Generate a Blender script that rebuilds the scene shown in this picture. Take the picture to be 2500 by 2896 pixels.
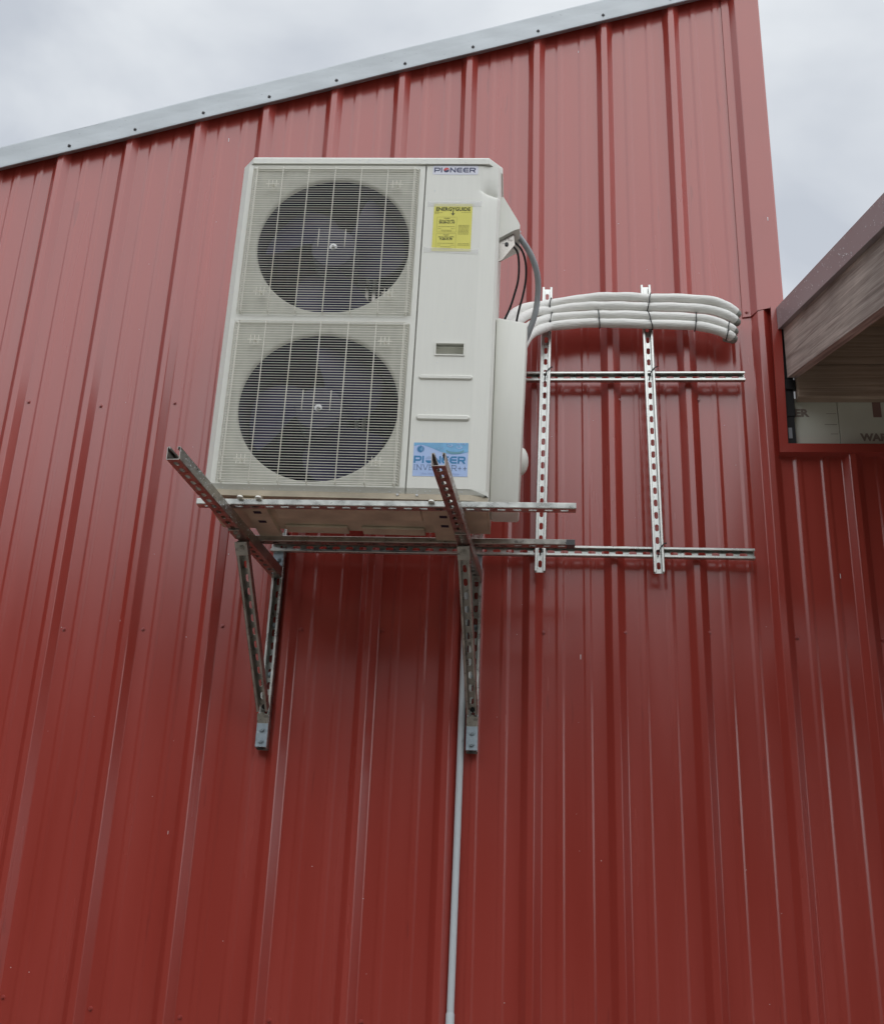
import bpy, bmesh, math, random
from mathutils import Vector, Matrix
R = math.radians
random.seed(7)
for o in list(bpy.data.objects): bpy.data.objects.remove(o, do_unlink=True)
S = bpy.context.scene
COL = S.collection

# ------------------------------------------------------------------ camera
cd = bpy.data.cameras.new('camera'); cam = bpy.data.objects.new('camera', cd); COL.objects.link(cam)
r_ = Vector((0.9972, 0.0655, 0.0364)); u_ = Vector((-0.0077, -0.3930, 0.9195)); f_ = Vector((-0.0745, 0.9172, 0.3914))
cam.matrix_world = Matrix(((r_.x, u_.x, -f_.x, 0.0148), (r_.y, u_.y, -f_.y, -4.3673), (r_.z, u_.z, -f_.z, 1.65), (0, 0, 0, 1)))
cd.sensor_fit = 'HORIZONTAL'; cd.sensor_width = 36; cd.lens = 3478.2 / 2500 * 36
cd.clip_start = 0.05; cd.clip_end = 1000
S.camera = cam

# ------------------------------------------------------------------ sky, sun, exposure
SUN_EL, SUN_AZ = R(50), R(166)      # high veiled sun behind the camera, a little to its right
W = bpy.data.worlds.new('World'); S.world = W; W.use_nodes = True
nt = W.node_tree; N = nt.nodes; N.clear()
def wn(t, **k):
    n = N.new(t)
    for a, b in k.items(): setattr(n, a, b)
    return n
out = wn('ShaderNodeOutputWorld'); bg = wn('ShaderNodeBackground'); bg.inputs[1].default_value = 0.10
sky = wn('ShaderNodeTexSky', sky_type='NISHITA', sun_disc=False); sky.sun_elevation = SUN_EL; sky.sun_rotation = SUN_AZ
sky.air_density = 1.0; sky.dust_density = 2.0; sky.ozone_density = 1.0
tc = wn('ShaderNodeTexCoord'); mp = wn('ShaderNodeMapping'); mp.inputs['Scale'].default_value = (1.0, 1.0, 1.5); mp.inputs['Location'].default_value = (3.1, 0.4, 1.7)
ns = wn('ShaderNodeTexNoise'); ns.inputs['Scale'].default_value = 3.4; ns.inputs['Detail'].default_value = 5; ns.inputs['Roughness'].default_value = 0.48; ns.inputs['Distortion'].default_value = 0.35
rp = wn('ShaderNodeValToRGB')
rp.color_ramp.elements[0].position = 0.35; rp.color_ramp.elements[0].color = (0.575, 0.61, 0.665, 1)
rp.color_ramp.elements[1].position = 0.62; rp.color_ramp.elements[1].color = (0.845, 0.875, 0.90, 1)
sc = wn('ShaderNodeVectorMath', operation='SCALE'); sc.inputs['Scale'].default_value = 6.3
mx = wn('ShaderNodeMix', data_type='RGBA'); mx.inputs[0].default_value = 0.9
l = nt.links.new
l(tc.outputs['Generated'], mp.inputs['Vector']); l(mp.outputs[0], ns.inputs['Vector']); l(ns.outputs['Fac'], rp.inputs[0])
l(rp.outputs[0], sc.inputs[0]); l(sky.outputs[0], mx.inputs[6]); l(sc.outputs[0], mx.inputs[7]); l(mx.outputs[2], bg.inputs[0]); l(bg.outputs[0], out.inputs[0])

sd = bpy.data.lights.new('sun', 'SUN'); sd.energy = 1.5; sd.angle = R(112); sd.color = (0.96, 0.98, 1.0)
so = bpy.data.objects.new('sun', sd); COL.objects.link(so)
# direction towards the sun, Nishita convention: azimuth measured clockwise from +Y
tosun = Vector((math.sin(SUN_AZ) * math.cos(SUN_EL), math.cos(SUN_AZ) * math.cos(SUN_EL), math.sin(SUN_EL)))
so.rotation_euler = tosun.to_track_quat('Z', 'Y').to_euler()
S.view_settings.view_transform = 'Standard'; S.view_settings.look = 'None'; S.view_settings.exposure = 0.72; S.view_settings.gamma = 1
S.view_settings.use_curve_mapping = False
S.render.engine = 'CYCLES'

# ------------------------------------------------------------------ materials
def mat(name, col, rough=0.5, metal=0.0, ior=1.5, var=0.0, vscale=8.0, bump=0.0, bscale=40.0, stretch=(1, 1, 1), coat=0.0, rvar=0.0, spots=None, alpha=1.0, detail=4, bdetail=3):
    m = bpy.data.materials.new(name); m.use_nodes = True
    t = m.node_tree; b = t.nodes['Principled BSDF']; L = t.links.new
    b.inputs['Base Color'].default_value = (*col, 1); b.inputs['Roughness'].default_value = rough
    b.inputs['Metallic'].default_value = metal; b.inputs['IOR'].default_value = ior
    b.inputs['Coat Weight'].default_value = coat; b.inputs['Coat Roughness'].default_value = 0.2; b.inputs['Alpha'].default_value = alpha
    if var or bump or rvar or spots:
        c = t.nodes.new('ShaderNodeTexCoord'); mpn = t.nodes.new('ShaderNodeMapping'); mpn.inputs['Scale'].default_value = stretch
        L(c.outputs['Object'], mpn.inputs['Vector'])
    last = None
    if var or rvar:
        n = t.nodes.new('ShaderNodeTexNoise'); n.inputs['Scale'].default_value = vscale; n.inputs['Detail'].default_value = detail
        L(mpn.outputs[0], n.inputs['Vector'])
    if var:
        rm = t.nodes.new('ShaderNodeMapRange'); rm.inputs[1].default_value = 0.3; rm.inputs[2].default_value = 0.7
        rm.inputs[3].default_value = 1 - var; rm.inputs[4].default_value = 1 + var
        L(n.outputs['Fac'], rm.inputs[0])
        v = t.nodes.new('ShaderNodeVectorMath'); v.operation = 'SCALE'; v.inputs[0].default_value = col
        L(rm.outputs[0], v.inputs['Scale']); L(v.outputs[0], b.inputs['Base Color']); last = v.outputs[0]
    if rvar:
        rr = t.nodes.new('ShaderNodeMapRange'); rr.inputs[1].default_value = 0.3; rr.inputs[2].default_value = 0.7
        rr.inputs[3].default_value = rough - rvar; rr.inputs[4].default_value = rough + rvar
        L(n.outputs['Fac'], rr.inputs[0]); L(rr.outputs[0], b.inputs['Roughness'])
    if spots:   # (colour, scale, threshold, strength): small dirt specks or chips with a shape of their own
        scol, ss, th, stg = spots
        vo = t.nodes.new('ShaderNodeTexNoise'); vo.inputs['Scale'].default_value = ss; vo.inputs['Detail'].default_value = 2
        L(mpn.outputs[0], vo.inputs['Vector'])
        q = t.nodes.new('ShaderNodeMapRange'); q.inputs[1].default_value = th; q.inputs[2].default_value = th + 0.03; q.inputs[4].default_value = stg
        L(vo.outputs['Fac'], q.inputs[0])
        mm = t.nodes.new('ShaderNodeMix'); mm.data_type = 'RGBA'; L(q.outputs[0], mm.inputs[0])
        if last: L(last, mm.inputs[6])
        else: mm.inputs[6].default_value = (*col, 1)
        mm.inputs[7].default_value = (*scol, 1); L(mm.outputs[2], b.inputs['Base Color'])
    if bump:
        bn = t.nodes.new('ShaderNodeTexNoise'); bn.inputs['Scale'].default_value = bscale; bn.inputs['Detail'].default_value = bdetail
        L(mpn.outputs[0], bn.inputs['Vector'])
        bp = t.nodes.new('ShaderNodeBump'); bp.inputs['Strength'].default_value = 1.0; bp.inputs['Distance'].default_value = bump
        L(bn.outputs['Fac'], bp.inputs['Height']); L(bp.outputs[0], b.inputs['Normal'])
    return m

M = {}
M['red'] = mat('red_painted_steel', (0.360, 0.047, 0.034), 0.24, ior=1.76, var=0.055, vscale=2.2, rvar=0.045, stretch=(4.0, 4.0, 0.35), bump=0.0017, bscale=1.5, bdetail=1, spots=((0.20, 0.03, 0.025), 9, 0.70, 0.35))
M['red_trim'] = mat('red_trim_steel', (0.350, 0.046, 0.034), 0.25, ior=1.76, var=0.05, vscale=2.0, bump=0.002, bscale=2.0, bdetail=0)
M['red_screw'] = mat('red_screw', (0.34, 0.04, 0.03), 0.35, ior=1.8)
M['dark_screw'] = mat('dark_screw', (0.08, 0.08, 0.085), 0.5)
M['galvalume'] = mat('galvalume_trim', (0.36, 0.385, 0.40), 0.45, metal=0.6, var=0.08, vscale=5, stretch=(1, 1, 3), spots=((0.22, 0.23, 0.25), 55, 0.70, 0.75), bump=0.001, bscale=9)
M['zinc'] = mat('galvanised_strut', (0.60, 0.61, 0.58), 0.33, metal=0.95, var=0.16, vscale=30, rvar=0.10, spots=((0.25, 0.25, 0.25), 60, 0.72, 0.6))
M['zinc_dull'] = mat('weathered_strut', (0.42, 0.395, 0.36), 0.34, metal=0.95, var=0.25, vscale=24, rvar=0.10, spots=((0.16, 0.14, 0.13), 50, 0.64, 0.6))
M['plate'] = mat('bright_zinc_plate', (0.36, 0.42, 0.46), 0.42, metal=0.8, var=0.15, vscale=60)
M['ivory'] = mat('ivory_powder_coat', (0.765, 0.765, 0.705), 0.42, ior=1.5, var=0.016, vscale=14, stretch=(6, 6, 0.5), bump=0.0002, bscale=260)
M['ivory_shaded'] = mat('shaded_ivory_plate', (0.50, 0.495, 0.43), 0.5, var=0.10, vscale=16, stretch=(2, 2, 0.7))  # darker ivory paints in the shade the grille wires cast on this plate
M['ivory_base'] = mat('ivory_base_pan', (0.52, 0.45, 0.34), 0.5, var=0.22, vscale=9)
M['wire'] = mat('ivory_wire', (0.88, 0.86, 0.78), 0.4)
M['fan'] = mat('fan_plastic', (0.014, 0.012, 0.058), 0.42, var=0.2, vscale=12)
M['hub'] = mat('fan_hub_plastic', (0.022, 0.021, 0.055), 0.48)
M['dark'] = mat('dark_interior', (0.014, 0.013, 0.036), 0.7)
M['coil'] = mat('coil_fins', (0.014, 0.015, 0.038), 0.5, metal=0.3, var=0.5, vscale=90, stretch=(1, 1, 0.05))
M['bolt'] = mat('steel_bolt', (0.6, 0.6, 0.6), 0.3, metal=1.0)
M['foam'] = mat('white_pipe_insulation', (0.80, 0.795, 0.755), 0.5, var=0.06, vscale=12, stretch=(0.6, 6, 6), bump=0.0024, bscale=34)
M['foam_shade'] = mat('shaded_pipe_insulation', (0.27, 0.29, 0.26), 0.6)  # grey in place of white paints in the shade on the return bends
M['black'] = mat('black_plastic', (0.014, 0.014, 0.016), 0.45)
M['conduit'] = mat('grey_flex_conduit', (0.33, 0.35, 0.37), 0.45)
M['pvc'] = mat('grey_pvc_conduit', (0.60, 0.65, 0.68), 0.42, var=0.06, vscale=3, spots=((0.16, 0.17, 0.18), 26, 0.70, 0.6), stretch=(1, 1, 0.35))
M['brown'] = mat('brown_fascia_steel', (0.26, 0.268, 0.285), 0.34, ior=2.0, var=0.05, vscale=4, bump=0.002, bscale=5)
def wood(name, col, axis_scale, dark, grain=16, rot=0.0):
    m = mat(name, col, 0.75); t = m.node_tree; b = t.nodes['Principled BSDF']; L = t.links.new
    c = t.nodes.new('ShaderNodeTexCoord'); mpn = t.nodes.new('ShaderNodeMapping'); mpn.inputs['Scale'].default_value = axis_scale
    mr = t.nodes.new('ShaderNodeMapping'); mr.inputs['Rotation'].default_value = (rot, 0, 0); L(c.outputs['Object'], mr.inputs['Vector']); L(mr.outputs[0], mpn.inputs['Vector'])
    n = t.nodes.new('ShaderNodeTexNoise'); n.inputs['Scale'].default_value = grain; n.inputs['Detail'].default_value = 8; n.inputs['Distortion'].default_value = 0.5
    L(mpn.outputs[0], n.inputs['Vector'])
    rpn = t.nodes.new('ShaderNodeValToRGB'); rpn.color_ramp.elements[0].position = 0.3; rpn.color_ramp.elements[0].color = (*dark, 1)
    rpn.color_ramp.elements[1].position = 0.65; rpn.color_ramp.elements[1].color = (*col, 1)
    L(n.outputs['Fac'], rpn.inputs[0])
    n2 = t.nodes.new('ShaderNodeTexNoise'); n2.inputs['Scale'].default_value = 3.2; n2.inputs['Detail'].default_value = 4
    L(c.outputs['Object'], n2.inputs['Vector'])
    r2 = t.nodes.new('ShaderNodeMapRange'); r2.inputs[1].default_value = 0.35; r2.inputs[2].default_value = 0.7; r2.inputs[3].default_value = 0.74; r2.inputs[4].default_value = 1.1
    L(n2.outputs['Fac'], r2.inputs[0])
    v = t.nodes.new('ShaderNodeVectorMath'); v.operation = 'SCALE'; L(rpn.outputs[0], v.inputs[0]); L(r2.outputs[0], v.inputs['Scale'])
    L(v.outputs[0], b.inputs['Base Color'])
    bp = t.nodes.new('ShaderNodeBump'); bp.inputs['Distance'].default_value = 0.003; L(n.outputs['Fac'], bp.inputs['Height']); L(bp.outputs[0], b.inputs['Normal'])
    return m
M['wood_grey'] = wood('weathered_rafter_wood', (0.54, 0.475, 0.43), (5, 0.14, 5), (0.27, 0.225, 0.20), rot=-math.atan(0.3755))
M['wood'] = wood('ledger_wood', (0.50, 0.385, 0.30), (0.16, 5, 5), (0.30, 0.21, 0.155))
M['wood_post'] = wood('post_wood', (0.48, 0.41, 0.36), (5, 5, 0.14), (0.27, 0.22, 0.19))
M['ply'] = wood('roof_sheathing_wood', (0.44, 0.31, 0.22), (0.5, 3, 3), (0.28, 0.19, 0.13))
M['board'] = mat('white_insulation_board', (0.60, 0.61, 0.53), 0.6, var=0.05, vscale=6)
M['print_brown'] = mat('brown_board_print', (0.22, 0.13, 0.115), 0.6)
M['print_grey'] = mat('grey_board_print', (0.26, 0.215, 0.19), 0.6)
M['grey_label'] = mat('grey_label', (0.35, 0.38, 0.42), 0.5)
M['st_white'] = mat('white_vinyl', (0.72, 0.73, 0.82), 0.35)
M['navy'] = mat('navy_ink', (0.035, 0.04, 0.12), 0.4)
M['ink_red'] = mat('red_ink', (0.62, 0.05, 0.06), 0.4)
M['yellow'] = mat('yellow_paper', (0.74, 0.69, 0.14), 0.6, var=0.04, vscale=20)
M['ink'] = mat('black_ink', (0.03, 0.035, 0.015), 0.6)
M['ink_soft'] = mat('fine_print_ink', (0.22, 0.20, 0.05), 0.6)
M['tape'] = mat('clear_tape', (0.80, 0.80, 0.80), 0.25, alpha=0.38)
M['b_pale'] = mat('pale_blue_vinyl', (0.42, 0.56, 0.86), 0.4)
M['b_mid'] = mat('sky_blue_print', (0.19, 0.45, 0.72), 0.4, var=0.12, vscale=25)
M['b_deep'] = mat('teal_print', (0.035, 0.22, 0.46), 0.4)
M['b_slate'] = mat('slate_print', (0.13, 0.19, 0.34), 0.4)
M['b_faint'] = mat('faint_blue_print', (0.34, 0.46, 0.74), 0.4)
M['b_leaf'] = mat('leaf_print', (0.16, 0.36, 0.44), 0.4)
M['drop'] = mat('water_bead', (0.85, 0.87, 0.90), 0.12, ior=1.45)
M['ground'] = mat('gravel_and_grass', (0.20, 0.19, 0.165), 0.9, var=0.35, vscale=1.3, bump=0.02, bscale=30)
M['leaf'] = mat('tree_foliage', (0.030, 0.045, 0.018), 0.8, var=0.4, vscale=0.8)
M['roof'] = mat('roof_steel', (0.55, 0.57, 0.58), 0.4, metal=0.5)

# ------------------------------------------------------------------ mesh helpers
class MB:
    def __init__(s): s.v = []; s.f = []
    def add(s, vs, fs):
        b = len(s.v); s.v += [tuple(q) for q in vs]; s.f += [tuple(b + i for i in q) for q in fs]
    def box(s, x0, x1, y0, y1, z0, z1, bev=0.0):
        if bev <= 0:
            s.add([(x0, y0, z0), (x1, y0, z0), (x1, y1, z0), (x0, y1, z0), (x0, y0, z1), (x1, y0, z1), (x1, y1, z1), (x0, y1, z1)],
                  [(0, 3, 2, 1), (4, 5, 6, 7), (0, 1, 5, 4), (1, 2, 6, 5), (2, 3, 7, 6), (3, 0, 4, 7)]); return
        bm = bmesh.new(); bmesh.ops.create_cube(bm, size=1)
        for v in bm.verts: v.co = Vector(((x0 + x1) / 2 + v.co.x * (x1 - x0), (y0 + y1) / 2 + v.co.y * (y1 - y0), (z0 + z1) / 2 + v.co.z * (z1 - z0)))
        bmesh.ops.bevel(bm, geom=bm.edges[:], offset=bev, segments=2, affect='EDGES', profile=0.5)
        bm.verts.index_update(); s.add([v.co[:] for v in bm.verts], [[v.index for v in f.verts] for f in bm.faces]); bm.free()
    def prism(s, pts, axis, a, b, caps=True):
        """closed 2-D polygon extruded along axis from a to b. axis 'x': pts (y,z); 'y': (x,z); 'z': (x,y)"""
        def P(p, t): return (t, p[0], p[1]) if axis == 'x' else ((p[0], t, p[1]) if axis == 'y' else (p[0], p[1], t))
        n = len(pts); s.add([P(p, a) for p in pts] + [P(p, b) for p in pts],
              [(i, (i + 1) % n, n + (i + 1) % n, n + i) for i in range(n)] + ([tuple(range(n))[::-1], tuple(range(n, 2 * n))] if caps else []))
    def tube(s, path, r, seg=10, caps=True, radii=None):
        path = [Vector(p) for p in path]; n = len(path); ring = []
        t0 = (path[1] - path[0]).normalized(); up = Vector((0, 0, 1)) if abs(t0.z) < 0.9 else Vector((0, 1, 0))
        nrm = t0.cross(up).normalized(); vs = []
        for i, p in enumerate(path):
            t = (path[min(i + 1, n - 1)] - path[max(i - 1, 0)]).normalized()
            nrm = (nrm - t * nrm.dot(t)).normalized(); bi = t.cross(nrm); rr = radii[i] if radii else r
            vs += [p + (nrm * math.cos(2 * math.pi * k / seg) + bi * math.sin(2 * math.pi * k / seg)) * rr for k in range(seg)]
        fs = [(i * seg + k, i * seg + (k + 1) % seg, (i + 1) * seg + (k + 1) % seg, (i + 1) * seg + k) for i in range(n - 1) for k in range(seg)]
        if caps: fs += [tuple(range(seg))[::-1], tuple(range((n - 1) * seg, n * seg))]
        s.add(vs, fs)
    def disc(s, c, r, ax, h, seg=16, r2=None):
        """short cylinder at c along axis vector ax, height h"""
        ax = Vector(ax).normalized(); s.tube([Vector(c), Vector(c) + ax * h], r, seg, True, [r, r if r2 is None else r2])
    def mesh(s, name, smooth=False):
        me = bpy.data.meshes.new(name); me.from_pydata(s.v, [], s.f); me.update()
        bm = bmesh.new(); bm.from_mesh(me); bmesh.ops.recalc_face_normals(bm, faces=bm.faces[:]); bm.to_mesh(me); bm.free()
        if smooth: me.shade_smooth() if smooth is True else shade_angle(me, smooth)
        return me
    def obj(s, name, m, parent=None, smooth=False, mw=None):
        return link(name, s.mesh(name, smooth), m, parent, mw)
def shade_angle(me, ang):
    me.shade_smooth()
    bm = bmesh.new(); bm.from_mesh(me)
    for e in bm.edges:
        e.smooth = len(e.link_faces) == 2 and e.calc_face_angle(0) < R(ang)
    bm.to_mesh(me); bm.free()
def link(name, me, m, parent=None, mw=None):
    o = bpy.data.objects.new(name, me); COL.objects.link(o)
    if m is not None and len(me.materials) == 0: me.materials.append(M[m] if isinstance(m, str) else m)
    if parent is not None: o.parent = parent
    if mw is not None: o.matrix_local = mw
    return o
def tag(o, label, cat, group=None):
    o['label'] = label; o['category'] = cat
    if group: o['group'] = group
    return o
def thing(name, loc, label, cat, rot=(0, 0, 0), group=None):
    o = bpy.data.objects.new(name, None); COL.objects.link(o); o.location = loc; o.rotation_euler = rot; o.empty_display_size = 0.1
    return tag(o, label, cat, group)
def frame(o, xa, za):
    xa = Vector(xa).normalized(); za = Vector(za); za = (za - xa * za.dot(xa)).normalized(); ya = za.cross(xa); o = Vector(o)
    return Matrix(((xa.x, ya.x, za.x, o.x), (xa.y, ya.y, za.y, o.y), (xa.z, ya.z, za.z, o.z), (0, 0, 0, 1)))
def catmull(pts, n=6):
    P = [Vector(p) for p in pts]; P = [P[0] * 2 - P[1]] + P + [P[-1] * 2 - P[-2]]; o = []
    for i in range(1, len(P) - 2):
        for k in range(n):
            t = k / n; a, b, c, d = P[i - 1], P[i], P[i + 1], P[i + 2]
            o.append(0.5 * ((2 * b) + (c - a) * t + (2 * a - 5 * b + 4 * c - d) * t * t + (3 * b - a - 3 * c + d) * t ** 3))
    return o + [P[-2]]

# ------------------------------------------------------------------ ground and the far wood behind the camera
g = MB(); g.add([(-300, -300, 0), (300, -300, 0), (300, 300, 0), (-300, 300, 0)], [(0, 1, 2, 3)])
o = g.obj('ground', 'ground'); o['kind'] = 'structure'
rng = random.Random(3)
tl = MB()
for k in range(80):
    a = R(-104 + 142 * (k + rng.uniform(-0.4, 0.4)) / 79); d = rng.uniform(24, 34)
    cx, cy = math.sin(a) * d, -4 - math.cos(a) * d; hh = rng.uniform(13.0, 17.5) * d / 30; wd_ = rng.uniform(2.0, 3.2)
    for j in range(430):
        u = rng.random(); th = rng.uniform(0, 6.283); rad = (1.0 - 0.6 * u * u) * rng.uniform(0.3, 1) * wd_
        c = Vector((cx + rad * math.cos(th), cy + rad * math.sin(th), 0.2 + u * hh)); s = rng.uniform(0.4, 0.9)
        e1 = Vector((rng.gauss(0, 1), rng.gauss(0, 1), rng.gauss(0, 1))).normalized(); e2 = e1.cross(Vector((rng.gauss(0, 1), rng.gauss(0, 1), rng.gauss(0, 1)))).normalized()
        tl.add([c - e1 * s, c + e2 * s * 0.6, c + e1 * s, c - e2 * s * 0.6], [(0, 1, 2, 3)])
for k in range(34):
    a = R(38 + 75 * (k + rng.uniform(-0.4, 0.4)) / 33); d = rng.uniform(28, 34); cx, cy = math.sin(a) * d, -4 - math.cos(a) * d; hh = rng.uniform(4.0, 6.0)
    for j in range(110):
        u = rng.random(); th = rng.uniform(0, 6.283); rad = (1.0 - 0.6 * u * u) * rng.uniform(0.3, 1) * 2.0
        c = Vector((cx + rad * math.cos(th), cy + rad * math.sin(th), 0.2 + u * hh)); s = rng.uniform(0.4, 0.8)
        e1 = Vector((rng.gauss(0, 1), rng.gauss(0, 1), rng.gauss(0, 1))).normalized(); e2 = e1.cross(Vector((rng.gauss(0, 1), rng.gauss(0, 1), rng.gauss(0, 1)))).normalized()
        tl.add([c - e1 * s, c + e2 * s * 0.6, c + e1 * s, c - e2 * s * 0.6], [(0, 1, 2, 3)])
o = tl.obj('tree_line', 'leaf'); o['kind'] = 'stuff'; o['label'] = 'dark green wood across the yard mirrored in the glossy red wall'

# ------------------------------------------------------------------ metal building
PITCH = 0.3048
RIB = [(-0.0265, 0.0), (-0.0232, -0.0018), (-0.0022, -0.0262), (0.0012, -0.0282), (0.0215, -0.0282), (0.0250, -0.0262), (0.0485, -0.0018), (0.0522, 0.0)]
def minor(c): return [(c - 0.0195, 0.0), (c - 0.0160, -0.0006), (c - 0.0092, -0.0029), (c - 0.0058, -0.0034), (c + 0.0058, -0.0034), (c + 0.0092, -0.0029), (c + 0.0160, -0.0006), (c + 0.0195, 0.0)]
UNIT_PROFILE = RIB + minor(0.0127 + PITCH / 3) + minor(0.0127 + 2 * PITCH / 3)
def topz(x): return 5.160 + 0.2928 * (x + 2.385)           # under side of the sloping gable edge
def panel(n0, n1, z0, zfun, parent, dy=0.0, xmin=-99, xmax=99):
    pts = []
    for n in range(n0, n1): pts += [(n * PITCH + x, y) for x, y in UNIT_PROFILE]
    if xmax == 99: pts += [(n1 * PITCH + x, y - 0.0016) for x, y in RIB[:7]]
    else: pts += [(n1 * PITCH + x, y) for x, y in RIB[:1]]
    if xmax < 99:
        pts += [(n1 * PITCH + x, y) for x, y in RIB[1:] + UNIT_PROFILE[8:]]
    pts = [p for p in pts if xmin <= p[0] <= xmax]
    if xmin > -99: pts.insert(0, (xmin, 0.0))
    if xmax < 99: pts.append((xmax, 0.0))
    b = MB(); vs = []; fs = []; n = len(pts)
    zs = 10
    for k in range(zs + 1):
        for x, y in pts:
            zt = zfun(x); vs.append((x, y + dy, z0 + (zt - z0) * k / zs))
    for k in range(zs):
        for i in range(n - 1): fs.append((k * n + i, k * n + i + 1, (k + 1) * n + i + 1, (k + 1) * n + i))
    b.add(vs, fs)
    return b.obj('wall_panel', 'red', parent)
bld = thing('metal_building', (0, 0, 0), 'tall red ribbed metal building with a pale sloping roof edge', 'building')
for a, b in [(-13, -10), (-10, -7), (-7, -4), (-4, -1), (-1, 2)]:
    panel(a, b, 0.0, lambda x: topz(x) + 0.06, bld, dy=-0.0006 * ((a // 3) % 2))
panel(2, 3, 0.0, lambda x: topz(x) + 0.06 if x < 0.95 else 4.44, bld, xmax=0.99)
# rake trim along the gable edge
prof = [(-0.024, 0.004), (-0.047, -0.004), (-0.0505, -0.002), (-0.0510, 0.004), (-0.0495, 0.060), (-0.0505, 0.112), (-0.0475, 0.120), (-0.042, 0.123), (0.35, 0.123), (0.35, 0.108), (-0.024, 0.108)]
rakes = []
for x0, x1, grow in ((-5.0, -1.93, 0.0), (-1.97, 1.06, 0.0014)):
    b = MB(); nseg = 24; n = len(prof)
    for k in range(nseg + 1):
        x = x0 + (x1 - x0) * k / nseg
        b.v += [(x, y - (grow if y < -0.03 else 0), topz(x) - 0.004 + 0.0012 * math.sin(x * 7.3) + z + (grow if z > 0.11 else 0) - (grow if z < 0.005 else 0)) for y, z in prof]
    for k in range(nseg):
        b.f += [(k * n + i, k * n + (i + 1) % n, (k + 1) * n + (i + 1) % n, (k + 1) * n + i) for i in range(n)]
    b.f += [tuple(range(n)), tuple(range(nseg * n, nseg * n + n))]
    rakes.append(b.obj('rake_trim', 'galvalume', bld))
b = MB(); b.add([(-5, -0.05, topz(-5) + 0.110), (1.03, -0.05, topz(1.03) + 0.110), (1.03, 7, topz(1.03) + 0.110), (-5, 7, topz(-5) + 0.110)], [(0, 1, 2, 3)])
b.obj('roof', 'roof', bld)
b = MB(); b.box(1.0, 1.012, 0.012, 7, 0.0, topz(1.0) + 0.03); b.obj('side_wall', 'red', bld)
def screw_mesh(name, r=0.0062, m='red_screw'):
    b = MB(); b.disc((0, 0, 0), r * 1.35, (0, -1, 0), 0.0022, 12, r * 1.15); b.disc((0, -0.0022, 0), r * 0.72, (0, -1, 0), 0.0052, 6, r * 0.66)
    me = b.mesh(name); me.materials.append(M[m]); return me
sm = screw_mesh('screw'); smd = screw_mesh('screw', 0.0060, 'dark_screw')
SCREWS = [(-2.068, 3.993), (-1.761, 3.974), (-1.453, 3.988), (-1.15, 3.99), (0.05, 4.00), (0.35, 4.006), (0.661, 4.004), (-2.07, 3.02), (-1.761, 3.016), (-1.455, 3.021), (-1.152, 3.039), (-0.851, 3.03), (-0.545, 3.03), (0.053, 3.031), (0.352, 3.036), (0.657, 3.041), (-1.764, 1.713), (-1.457, 1.688), (-1.149, 1.672), (-0.848, 1.672), (-0.541, 1.68)]
for i, (x, z) in enumerate(SCREWS):
    o = link('screw', sm, None, bld); o.location = (x, -0.0005, z); o.rotation_euler = (0, rng.uniform(0, 1), 0)
RAKE = [(-2.082, 5.214), (-1.791, 5.295), (-1.488, 5.383), (-1.194, 5.466), (-0.893, 5.558), (-0.585, 5.655), (-0.278, 5.748), (0.017, 5.839), (0.313, 5.929), (0.62, 6.02)]
for x, z in RAKE:
    o = link('screw', smd, None, rakes[0] if x < -1.95 else rakes[1]); o.location = (x, -0.0515, topz(x) + 0.022)
# corner trim folded over the last rib
b = MB(); prof = [(0.856, -0.0065), (0.8855, -0.0068), (0.8890, -0.0082), (0.9115, -0.0290), (0.9150, -0.0308), (1.0150, -0.0308), (1.0200, -0.0280), (1.0205, 0.10)]
zt = 6.2; n = len(prof); zb = [4.384, 4.388, 4.388, 4.400, 4.402, 4.425, 4.43, 4.43]
for k in range(13): b.v += [(x, y, zb[i] + (topz(x) + 0.05 - zb[i]) * k / 12) for i, (x, y) in enumerate(prof)]
b.f += [(k * n + i, k * n + i + 1, (k + 1) * n + i + 1, (k + 1) * n + i) for k in range(12) for i in range(n - 1)]
nv = len(b.v); b.v += [(x, min(y + 0.02, -0.0005) if i < 6 else y, zb[i] + 0.006) for i, (x, y) in enumerate(prof)]
b.f += [(i, i + 1, nv + i + 1, nv + i) for i in range(6)]
ct = b.obj('corner_trim', 'red_trim', bld)
o = link('screw', sm, None, ct); o.location = (0.874, -0.007, 4.408)

# ------------------------------------------------------------------ lower wing with open rafter roof
wing = thing('building_wing', (1.2, 0, 0), 'low wing with wooden rafter, unfinished white boards and red sill', 'building')
wing.location = (0, 0, 0)
panel(3, 4, 0.0, lambda x: 3.77, wing, xmin=0.99)
for a in (4, 7, 10): panel(a, a + 3, 0.0, lambda x: 3.77, wing)
for x, z in [(0.968, 3.026), (1.275, 3.022)]:
    o = link('screw', sm, None, wing); o.location = (x + 0.004, -0.0005, z)
# jamb and sill trims, mitred
b = MB(); b.add([(0.9560, -0.038, 3.760), (0.9640, -0.040, 4.418), (1.0030, -0.037, 4.418), (0.9900, -0.037, 3.797), (0.9590, 0.01, 3.760), (0.9660, 0.01, 4.418), (1.0030, 0.012, 4.418), (0.9900, 0.012, 3.797)],
                [(0, 1, 2, 3), (4, 5, 1, 0), (3, 2, 6, 7), (4, 0, 3, 7), (1, 5, 6, 2)])
b.obj('jamb_trim', 'red_trim', wing)
b = MB(); b.add([(0.9560, -0.0385, 3.760), (0.9900, -0.0375, 3.7968), (4.9, -0.0375, 3.7968), (4.9, -0.0385, 3.760), (0.9560, 0.0, 3.757), (0.9900, 0.02, 3.802), (4.9, 0.02, 3.802), (4.9, 0.0, 3.757)],
                [(0, 1, 2, 3), (1, 5, 6, 2), (4, 0, 3, 7)])
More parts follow.
